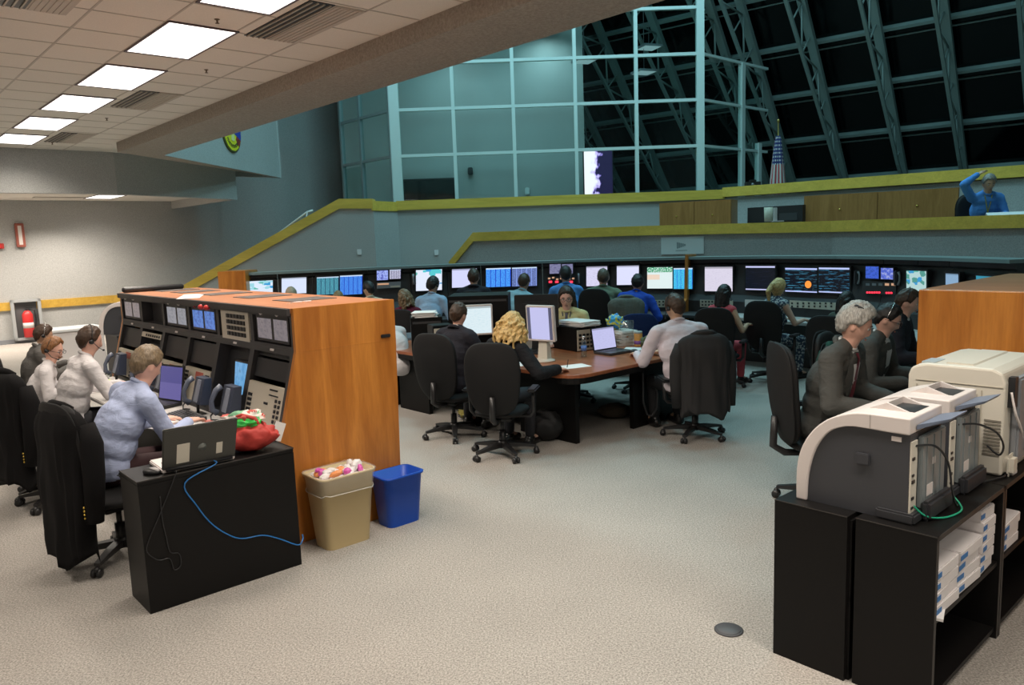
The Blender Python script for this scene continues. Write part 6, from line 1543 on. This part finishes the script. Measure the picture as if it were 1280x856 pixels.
    if face:
        for sg in (-1, 1):
            q = MB(); q.ell((0, 0, 0), (.013, .008, .0085), mat('eye_white', (.6, .57, .55), .3), HM @ Matrix.Translation((sg*.030, .0775, .003)), 10, 8); q.ell((0, 0, 0), (.006, .004, .006), M_dark, HM @ Matrix.Translation((sg*.030, .0835, .002)), 8, 6); q.build('eye', None, body)
            q = MB(); q.tube([HM @ Vector((sg*.014, .095, .024)), HM @ Vector((sg*.032, .094, .029)), HM @ Vector((sg*.048, .082, .024))], [.003, .004, .002], None, 6); q.build('eyebrow', hairmat('brow_dark', (.05, .03, .02)), body)
        q = MB(); q.ell((0, 0, 0), (.023, .006, .0065), mat('lips', (.42, .16, .13), .45), HM @ Matrix.Translation((0, .0905, -.066)), 12, 6); q.build('lips', None, body)
    # ---- hair
    st, tk_, hcx = hair[:3]; hm = hairmat('hair_%d_%d_%d' % tuple(int(c*1000) for c in hcx), hcx)
    base_style = {'curly': 'long', 'pony': 'long', 'mane': 'long'}.get(st, st)
    q = hair_mesh(HM, base_style, tk_, px*.1, 1.0 if det > 1 else .7, 56 if det > 1 else 30, 40 if det > 1 else 22); ho = q.build('hair', hm, body)
    rnd = random.Random(int(px))
    if st in ('curly', 'mane', 'pony'):
        q = MB()
        if st == 'curly':
            big = tk_ > .015; cw = .165 if big else .12; NS = 130 if big else 70
            q.ell(HM @ Vector((0, -.03, -.06)), (.088, .08, .12) if big else (.08, .07, .10))
            for k in range(NS):
                a = R(rnd.uniform(62, 298)); Ls = rnd.uniform(.10, .30 if big else .2); ph_ = rnd.uniform(0, 6.3); r0 = rnd.uniform(.078, .10); top_ = rnd.uniform(-.02, .10); P_ = []; RR = []
                for g_ in range(10):
                    v_ = g_/9; z_ = top_-Ls*v_; rr_ = lerp(r0*math.sqrt(max(.25, 1-(max(0, top_)/.13)**2)), cw*rnd.uniform(.94, 1.06) if g_ == 9 else cw, min(1, v_*1.2)**.8)
                    c = Vector((rr_*math.sin(a)+.013*math.sin(v_*11+ph_), rr_*.88*math.cos(a)+.013*math.cos(v_*11+ph_), z_)); P_.append(HM @ c); RR.append(lerp(.017, .009, v_))
                q.tube(P_, RR, None, 7)
        elif st == 'mane':
            for sg in (-1, 1):
                q.capsule(HM @ Vector((sg*.072, -.035, .03)), HM @ Vector((sg*.092, -.03, -.15)), .030, .028)
                q.capsule(HM @ Vector((sg*.05, -.06, .0)), HM @ Vector((sg*.06, -.05, -.17)), .045, .035)
            q.capsule(HM @ Vector((0, -.06, 0)), HM @ Vector((0, -.065, -.17)), .055, .045)
        else:
            q.ell(HM @ Vector((0, -.10, .04)), (.035, .035, .035)); q.capsule(HM @ Vector((0, -.115, .03)), HM @ Vector((0, -.165, -.07)), .034, .034); q.capsule(HM @ Vector((0, -.165, -.07)), HM @ Vector((.0, -.12, -.24)), .034, .014)
        hm2 = remesh(q, .0075 if det > 1 else .012, 2)
        nrm_ = [v_.normal.copy() for v_ in hm2.vertices]
        for v_, vn in zip(hm2.vertices, nrm_): v_.co += vn*(.007*noise.noise(Vector((v_.co.x*45, v_.co.y*45, v_.co.z*16)))+.004*noise.noise(v_.co*80))
        for q_ in hm2.polygons: q_.use_smooth = True
        hm2.materials.append(hm); lo_ = bpy.data.objects.new({'curly': 'curls', 'mane': 'long_strands', 'pony': 'ponytail'}[st], hm2); COL.objects.link(lo_); lo_.parent = ho
    if chair:
        place_chair((root.x, root.y, floor), rz+R(chair[1] if len(chair) > 1 else 0), chair[0], max(.85, min(1.12, (hip.z-.09)*s/.47)))
    return body, root, s
# ================================================================ who sits where
WHT = fabric('shirt_white', (.66, .63, .64)); LBL = fabric('shirt_light_blue', (.40, .46, .66)); PNK = fabric('shirt_pinkish_white', (.64, .57, .62))
DKS = fabric('suit_dark', (.020, .019, .026)); GRS = fabric('suit_charcoal', (.075, .075, .070)); BLK = fabric('suit_black', (.010, .010, .012)); YEL = fabric('shirt_yellow', (.62, .56, .28))
ROY = fabric('shirt_royal', (.02, .07, .42)); OLV = fabric('shirt_sage', (.15, .20, .14)); TEA = fabric('shirt_teal', (.28, .44, .52)); MAR = fabric('top_maroon', (.13, .01, .03))
BLU = fabric('shirt_blue', (.10, .27, .62)); RED = fabric('dress_red', (.52, .08, .10), kind='floral' if False else None); FLO = fabric('dress_floral', (.05, .07, .11), kind='floral'); GRY = fabric('suit_midgrey', (.10, .095, .09))
BR = (.07, .035, .018); DK = (.014, .010, .009); GY = (.34, .32, .29); GBR = (.24, .17, .10); BLD = (.72, .47, .17); RDB = (.32, .14, .05)
M_gold = mat('gold_button', (.8, .55, .1), .3, .9)
# left console crew
o, r_, s_ = person('man in a light blue shirt with greying hair typing at the near left console', 183, 457, 5.2, R(-38), 20, 4, (6, 12), ((-.16, .46, .80), (.10, .52, .80)), LBL, hair=('short', .016, GBR), det=3, skin='pink', trousers=(.03, .008, .01), wide=1.14)
place_chair((r_.x+.10, r_.y-.10), R(-36), 'swivel chair under the man in light blue, draped with the nearest black jacket'); coat((r_.x+.10, r_.y-.10), R(-36), 'black suit jacket with gold cuff buttons on the nearest left chair', M_coatb, buttons=M_gold, seed=2, hem=.14, top=1.08, wide=.86)
o, r_, s_ = person('man in a white shirt with short brown hair and headset at the left console', 112, 426, 6.75, R(-44), 14, 0, (0, 4), ((-.15, .48, .80), (.2, .50, .80)), WHT, hair=('short', .012, BR), det=3, skin='pink', wide=1.12, extras=(('headset', 1),))
place_chair((r_.x+.16, r_.y-.50), R(-40), 'swivel chair behind the nearest draped one, also covered by a dark jacket'); coat((r_.x+.16, r_.y-.50), R(-40), 'black suit jacket hanging on the second chair from the left console end', M_coatb, buttons=M_gold, seed=5, hem=.26, top=1.12, wide=.95)
person('man with reddish hair, glasses and moustache in a white shirt, seen in profile', 66, 437, 7.2, R(-62), 12, 0, (-28, 12), ((-.2, .35, .80), (.2, .35, .80)), WHT, hair=('receding', .017, RDB), det=3, skin='pink', face=True, extras=(('glasses',), ('headset', 1), ('beard', 'red', RDB)), chair=('swivel chair under the reddish haired man with glasses',))
person('man with dark hair in a grey suit behind the reddish haired man', 54, 419, 8.3, R(-50), 10, 0, (0, 10), ((-.2, .42, .80), (.2, .42, .80)), GRY, 'jacket', hair=('short', .012, BR), det=2, skin='tan', extras=(('headset', 1, 'chrome'),), wide=1.1, chair=('swivel chair under the man in the grey suit at far left',))
place_chair((at(2, 640, .25).x-.35, 6.35), R(-60), 'empty dark swivel chair cut by the left photo edge')
# centre desk
person('man in a dark suit with brown hair working at the centre desk', 573, 394, 7.9, R(-34), 8, 0, (4, 8), ((-.2, .42, .78), (.2, .44, .78)), DKS, 'jacket', hair=('short', .013, BR), det=3, skin='pink', chair=('swivel chair under the dark suited man at the centre desk', 4))
o, r_, s_ = person('woman with long curly blonde hair in a black jacket writing on paper', 640, 407, 7.2, R(-32), 15, 5, (2, 14), ((-.18, .40, .78), (.46, .38, .78)), BLK, 'jacket', hair=('curly', .020, BLD), det=3, fem=True, sc=1.0, extras=(), elbow=((-.5, -.4, -1), (.9, -.2, -1)))
place_chair((r_.x+.05, r_.y-.02), R(-13), 'big black swivel chair under the curly blonde woman, nearest the aisle')
o, r_, s_ = person('man in a pinkish white shirt bending over the right end of the centre desk', 844, 388, 7.7, R(14), 12, 0, (12, 12), ((-.28, .42, .78), (-.02, .46, .78)), PNK, hair=('short', .011, BR), det=3, skin='tan', trousers=(.012, .012, .014), wide=1.22, sc=1.12, extras=(('headset', -1),))
place_chair((1.79, 7.44), R(4), 'swivel chair draped with a charcoal jacket right of the centre desk', .93); coat((1.79, 7.44), R(4), 'charcoal suit jacket draped over the chair of the man in pinkish white', M_coatg, seed=8, hem=.30, top=1.06, wide=.85)
person('man in a yellow shirt with long dark hair and glasses facing the camera', 708, 372, 9.2, R(168), 4, 0, (4, 10), ((-.16, .36, .80), (.16, .36, .80)), YEL, hair=('mane', .014, (.045, .028, .018)), det=3, skin='pink', sc=1.06, face=True, extras=(('glasses',), ('tie', 'grey', (.10, .10, .12)), ('badge', (.02, .03, .10)), ('headset', 1)), chair=('swivel chair under the man in the yellow shirt',))
# right console crew
person('grey haired man in a charcoal suit and dark red tie, seen in profile at right', 1069, 406, 5.25, R(-134), 12, 0, (22, 14), ((-.2, .36, .80), (.16, .40, .80)), GRS, 'jacket', hair=('short', .026, (.50, .48, .44)), det=3, skin='pink', face=True, extras=(('shirtfront',), ('tie', 'red', (.16, .02, .03)), ('lapels',), ('clip', 1)), wide=1.05, chair=('swivel chair under the grey haired man beside the printers', 44))
person('man with glasses and dark hair in a grey suit behind the grey haired man', 1109, 399, 6.1, R(-132), 10, 0, (18, 18), ((-.2, .38, .80), (.2, .38, .80)), GRS, 'jacket', hair=('short', .010, DK), det=3, skin='pink', face=True, extras=(('glasses',), ('headset', -1, 'chrome'), ('shirtfront',)), wide=1.1, chair=('swivel chair under the man with glasses in a grey suit',))
person('man in a dark suit with short brown hair, farthest of the three suited men', 1134, 378, 7.2, R(-128), 8, 0, (14, 8), ((-.2, .38, .80), (.2, .38, .80)), DKS, 'jacket', hair=('short', .010, BR), det=2, skin='pink', face=True, extras=(('headset', -1),), chair=('swivel chair under the farthest suited man at right',))
c_ = atY(1099, 470, 5.65)
place_chair((c_.x, c_.y+.12), R(-128), 'swivel chair covered by a dark green jacket between the two suited men'); coat((c_.x, c_.y+.12), R(-128), 'dark green jacket draped between the grey haired man and the man with glasses', fabric('coat_green', (.008, .05, .035)), seed=11, top=1.08, wide=.85, sleeves=False)
person('woman with black hair at the right part of the far console', 1058, 377, 8.9, R(-62), 8, 0, (-6, 6), ((-.2, .36, .80), (.2, .36, .80)), fabric('top_grey_green', (.06, .075, .06)), hair=('mane', .016, DK), det=2, fem=True, skin='tan', face=True, chair=('swivel chair under the black haired woman at right', 20))
person('blonde woman with a ponytail in a floral sleeveless dress', 973, 360, 10.2, R(-62), 6, 0, (-6, 6), ((-.16, .38, .80), (.16, .42, .80)), FLO, 'dress', hair=('pony', .016, (.80, .56, .24)), det=2, fem=True, sleeve=0, face=True, trousers=(.3, .2, .15), chair=('swivel chair behind the blonde woman in the floral dress', 22))
person('woman with long black hair in a red dress at the far console', 905, 368, 9.9, R(-42), 8, 0, (-8, 6), ((-.2, .36, .80), (.24, .34, .80)), RED, 'dress', hair=('mane', .018, DK), det=2, fem=True, sleeve=0, skin='tan', extras=(('headset', 1),), trousers=(.3, .05, .08), chair=('swivel chair under the black haired woman in red', 16))
# far row
person('man in a royal blue shirt with dark hair at the far console', 797, 354, 11.5, R(-18), 16, 6, (4, 6), ((-.2, .40, .80), (.34, .36, .80)), ROY, hair=('short', .012, DK), det=2, skin='tan', wide=1.08)
person('man in a sage green shirt with short hair at the far console', 754, 347, 11.7, R(-12), 6, 2, (4, 4), ((-.2, .40, .80), (.2, .40, .80)), OLV, hair=('short', .008, (.13, .09, .06)), det=2, wide=1.15, chair=('swivel chair under the man in the sage green shirt', -14))
person('person in a blue shirt mostly hidden behind the man in yellow', 707, 344, 12.2, R(0), 6, 0, (0, 4), ((-.25, .38, .80), (.25, .38, .80)), BLU, hair=('short', .012, DK), det=1, extras=(('headset', 1),), skin='tan')
person('person in a pale teal shirt leaning to the right at the table screens', 655, 353, 12.1, R(-20), 16, 10, (0, 6), ((-.2, .38, .80), (.25, .38, .80)), TEA, hair=('short', .012, BR), det=1, skin='tan')
person('man in a dark suit before the blank pale screen of the far console', 592, 347, 12.2, R(-4), 5, 0, (4, 4), ((-.2, .38, .80), (.2, .38, .80)), DKS, 'jacket', hair=('short', .012, BR), det=2, chair=('swivel chair under the far man in the dark suit',))
person('man in a light blue shirt with headset before the teal block screen', 541, 357, 11.9, R(-20), 12, 0, (-6, 8), ((-.2, .38, .80), (.28, .36, .80)), fabric('shirt_sky', (.30, .42, .58)), hair=('short', .014, DK), det=2, skin='tan', extras=(('headset', 0),))
person('woman with wavy light brown hair in a maroon top looking left', 506, 372, 11.0, R(24), 8, 0, (40, 10), ((-.2, .34, .80), (.2, .34, .80)), MAR, hair=('curly', .012, (.22, .14, .07)), det=2, fem=True, face=True, chair=('swivel chair behind the woman in maroon', -40))
person('man with dark hair in a cream shirt seen over the near console', 461, 362, 12.2, R(30), 8, 0, (20, 8), ((-.2, .34, .80), (.2, .34, .80)), fabric('shirt_cream', (.55, .50, .38)), hair=('short', .012, DK), det=1, skin='tan', extras=(('headset', 1),))
person('person in a white shirt partly hidden by the wood end panel', 479, 397, 9.4, R(42), 24, 0, (30, 24), ((-.3, .38, .80), (.1, .4, .80)), WHT, hair=('short', .012, BR), det=1)
person('person with pale hair, only the crown visible over the console top', 364, 369, 12.0, R(10), 8, 0, (0, 8), ((-.2, .38, .80), (.2, .38, .80)), GRY, hair=('short', .012, (.40, .32, .22)), det=1)
person('person with light brown hair just visible above the console top', 423, 373, 12.2, R(5), 8, 0, (0, 8), ((-.2, .38, .80), (.2, .38, .80)), GRY, hair=('short', .012, (.28, .19, .08)), det=1)
# draped and blue chairs between desk and far console
c_ = atY(785, 385, 10.9); place_chair((c_.x, c_.y+.25), R(-6), 'swivel chair with a grey striped jacket behind the blue chair'); coat((c_.x, c_.y+.25), R(-6), 'grey striped jacket draped over a chair behind the snack tub', fabric('coat_stripe', (.10, .11, .095), kind='stripe'), seed=14, top=1.13, wide=.9, sleeves=False)
c_ = atY(800, 400, 9.6)
b_ = make_chair('task_chair', 'low blue swivel chair behind the snack tubs', fabric('chair_blue', (.008, .025, .10))); b_.location = (c_.x, c_.y+.25, 0); b_.rotation_euler = (0, 0, R(-5)); b_.scale = (1, 1, .93); del b_['group']
# man on the upper tier and his desk things
person('man in a blue shirt and yellow lanyard on the upper tier, hand raised', 1236, 229, 11.1, R(170), 10, 0, (0, 16), ((-.16, .36, .80), (.14, .15, 1.36)), fabric('shirt_azure', (.10, .30, .75)), hair=('short', .014, GY), det=2, floor=z1, face=True, skin='tan', extras=(('badge', (.55, .50, .06)),), elbow=((-.5, -.4, -1), (1, .4, -.6)), chair=('swivel chair under the man on the upper tier',))
p = atY(1262, 267, 10.55)
t = thing('tier_desk', 'pale narrow desk top just behind the tier rail at upper right', 'desk', (p.x-.1, p.y, z1), R(-41))
m = MB(); m.box(-.45, .5, -.2, .2, .70, .73); m.build('desk_top', M_charc, t)
for x in (-.44, .46): m = MB(); m.box(x, x+.03, -.18, .22, 0, .70); m.build('leg_panel', M_charc, t)
t = thing('open_binder', 'white open binder lying before the man on the upper tier', 'binder', (p.x, p.y, z1+.731), R(-25))
m = MB(); m.hexa([(-.26, -.14, 0), (.26, -.14, 0), (.26, .14, 0), (-.26, .14, 0)], [(-.26, -.14, .03), (.26, -.14, .03), (.26, .14, .09), (-.26, .14, .09)]); m.build('pages', M_paper, t)
m = MB(); m.box(-.27, .27, -.15, .15, -.0005, .004); m.build('cover', M_grey, t)
# red tote bag on the side desk
o = crumple('tote_bag', 'red cloth tote bag stuffed with a green pack and striped cloth', 'bag', W(1.87, 4.55, .763), (.17, .13, .185), [mat('tote_red', (.40, .03, .022), .7, bump=.3, bscale=40)], 41)
q = crumple('green_pack', None, None, (0, 0, 0), (.085, .065, .075), [mat('pack_green', (.03, .42, .06), .35)], 43); q.parent = o; q.location = (.0, -.015, .14)
q = crumple('striped_cloth', None, None, (0, 0, 0), (.12, .085, .085), [mat('cl_r', (.5, .08, .06), .7), mat('cl_w', (.6, .55, .5), .7), mat('cl_g', (.15, .35, .2), .7)], 47); q.parent = o; q.location = (-.03, .04, .16)
m = MB(); m.tube([(-.12, .02, .15), (-.10, .0, .20), (-.02, -.03, .23), (.06, -.04, .21), (.10, -.03, .14)], [.012, .014, .012, .014, .012], None, 8); q = m.build('handle', MATS['tote_red'], o)
tag(MB().box(-.04, .04, -.0012, .0012, 0, .12).build('white_card', M_paper, None, W(2.09, 4.65, .765), RAB+R(20)), 'white card standing beside the red tote bag against the wood panel', 'card')
bpy.data.objects['white_card'].rotation_euler = (0, R(25), RAB+R(10))
# pen in the blonde woman's hand
t = tag(MB().cyl((0, 0, 0), (.012, 0, .075), .004).build('pen', M_dark, None, at(709, 463, DZ)+Vector((0, 0, .03)), 0), 'dark pen held upright by the blonde woman over her paper', 'pen')
# left wall things: extinguisher niche, small printer, cabinet, strobe
pc = atA(33, 400, 20.9)
def LWp(px, py): return atA(px, py, 20.95)
a0_, a1_ = LWp(18, 425), LWp(50, 373)
bx, by = ba(LWp(34, 400)); hw = abs(ba(a1_)[0]-ba(a0_)[0])/2
t = thing('extinguisher_cabinet', 'grey metal frame of the fire extinguisher niche on the left wall', 'cabinet', W(bx, 20.97, 0), RAB)
M_fr = mat('niche_frame', (.38, .40, .41), .45); zt, zb = a1_.z, a0_.z-.02
for nm, x0_, x1_, u0_, u1_ in (('frame', -hw, hw, zt-.06, zt), ('frame', -hw, hw, zb, zb+.06), ('frame', -hw, -hw+.07, zb, zt), ('frame', hw-.07, hw, zb, zt)):
    m = MB(); m.box(x0_, x1_, -.10, 0, u0_, u1_, bev=.006); m.build(nm, M_fr, t)
m = MB(); m.box(-hw+.09, hw-.09, -.02, 0, zb+.05, zt-.05); m.build('back_panel', mat('niche_back', (.10, .105, .11), .6), t)
t = thing('fire_extinguisher', 'red fire extinguisher with black hose inside the grey wall niche', 'fire extinguisher', W(bx, 20.86, zb+.065), RAB)
hE = (zt-zb)*.66; rE = hw*.36
m = MB(); m.lathe([(rE*.9, 0), (rE, .02), (rE, hE*.85), (rE*.6, hE*.97), (rE*.3, hE)]); m.build('cylinder', M_red, t)
m = MB(); m.lathe([(rE*1.01, hE*.35), (rE*1.01, hE*.55)]); m.build('label_band', M_lt, t)
m = MB(); m.box(-rE*.3, rE*.9, -.02, .02, hE, hE*1.05).box(-rE*.2, rE*1.0, -.015, .015, hE*1.09, hE*1.12); m.build('valve_handle', M_dark, t)
m = MB(); m.tube([(rE*.3, 0, hE*1.05), (rE*1.4, 0, hE), (rE*1.5, 0, hE*.6), (rE*1.2, 0, hE*.25)], .018); m.build('hose', M_dark, t)
for px0, py0, px1, py1, nm, l, c_ in ((21, 309, 29, 279, 'fire_strobe', 'narrow red and white fire strobe strip high on the left wall', (.35, .10, .07)), (-4, 311, 4.5, 304, 'fire_alarm_pull', 'small red fire alarm box at the left photo edge', (.5, .05, .04))):
    p0, p1 = LWp(px0, py0), LWp(px1, py1); q0_, q1_ = ba(p0)[0], ba(p1)[0]
    t = thing(nm, l, 'fire alarm', W((q0_+q1_)/2, 20.97, p0.z), RAB); hh_ = p1.z-p0.z; w_ = abs(q1_-q0_)/2
    m = MB(); m.box(-w_, w_, -.05, .0, 0, hh_, bev=.01); m.build('case', mat(nm+'_red', c_, .5), t)
    m = MB(); m.box(-w_*.4, w_*.4, -.06, -.05, hh_*.1, hh_*.9); m.build('lens', M_lt if nm == 'fire_strobe' else M_red, t)
# small white printer on a dark cabinet beyond the console end
p = atY(164, 425, 10.8)
bb, aa = ba(p)
t = thing('storage_cabinet', 'dark grey cabinet standing beyond the far end of the left console', 'cabinet', W(bb, aa+.05), RAB)
m = MB(); m.box(-.24, .30, -.3, .3, 0, .86, bev=.004); m.build('body', M_charc, t); m = MB(); m.box(-.25, .31, -.31, .31, .86, .88); m.build('top', M_dark, t)
q = copy_tree([o_ for o_ in bpy.data.objects if o_.name == 'laser_printer'][0], W(bb+.06, aa-.12, .882), RAB+R(60), 'white arched printer on the dark cabinet beyond the left console'); q.pop('group', None); 
if 'group' in q: del q['group']
q.scale = (1, 1, 1.0)
p = atY(92, 418, 12.0)
t = thing('white_appliance', 'low white cabinet behind the seated men at left, below the wall rail', 'cabinet', (p.x, p.y, 0), RAB)
m = MB(); m.box(-.36, .36, -.3, .3, 0, .84, bev=.01); m.build('body', M_lt, t); m = MB(); m.box(-.38, .38, -.32, .32, .84, .88, bev=.008); m.build('top', M_white, t)
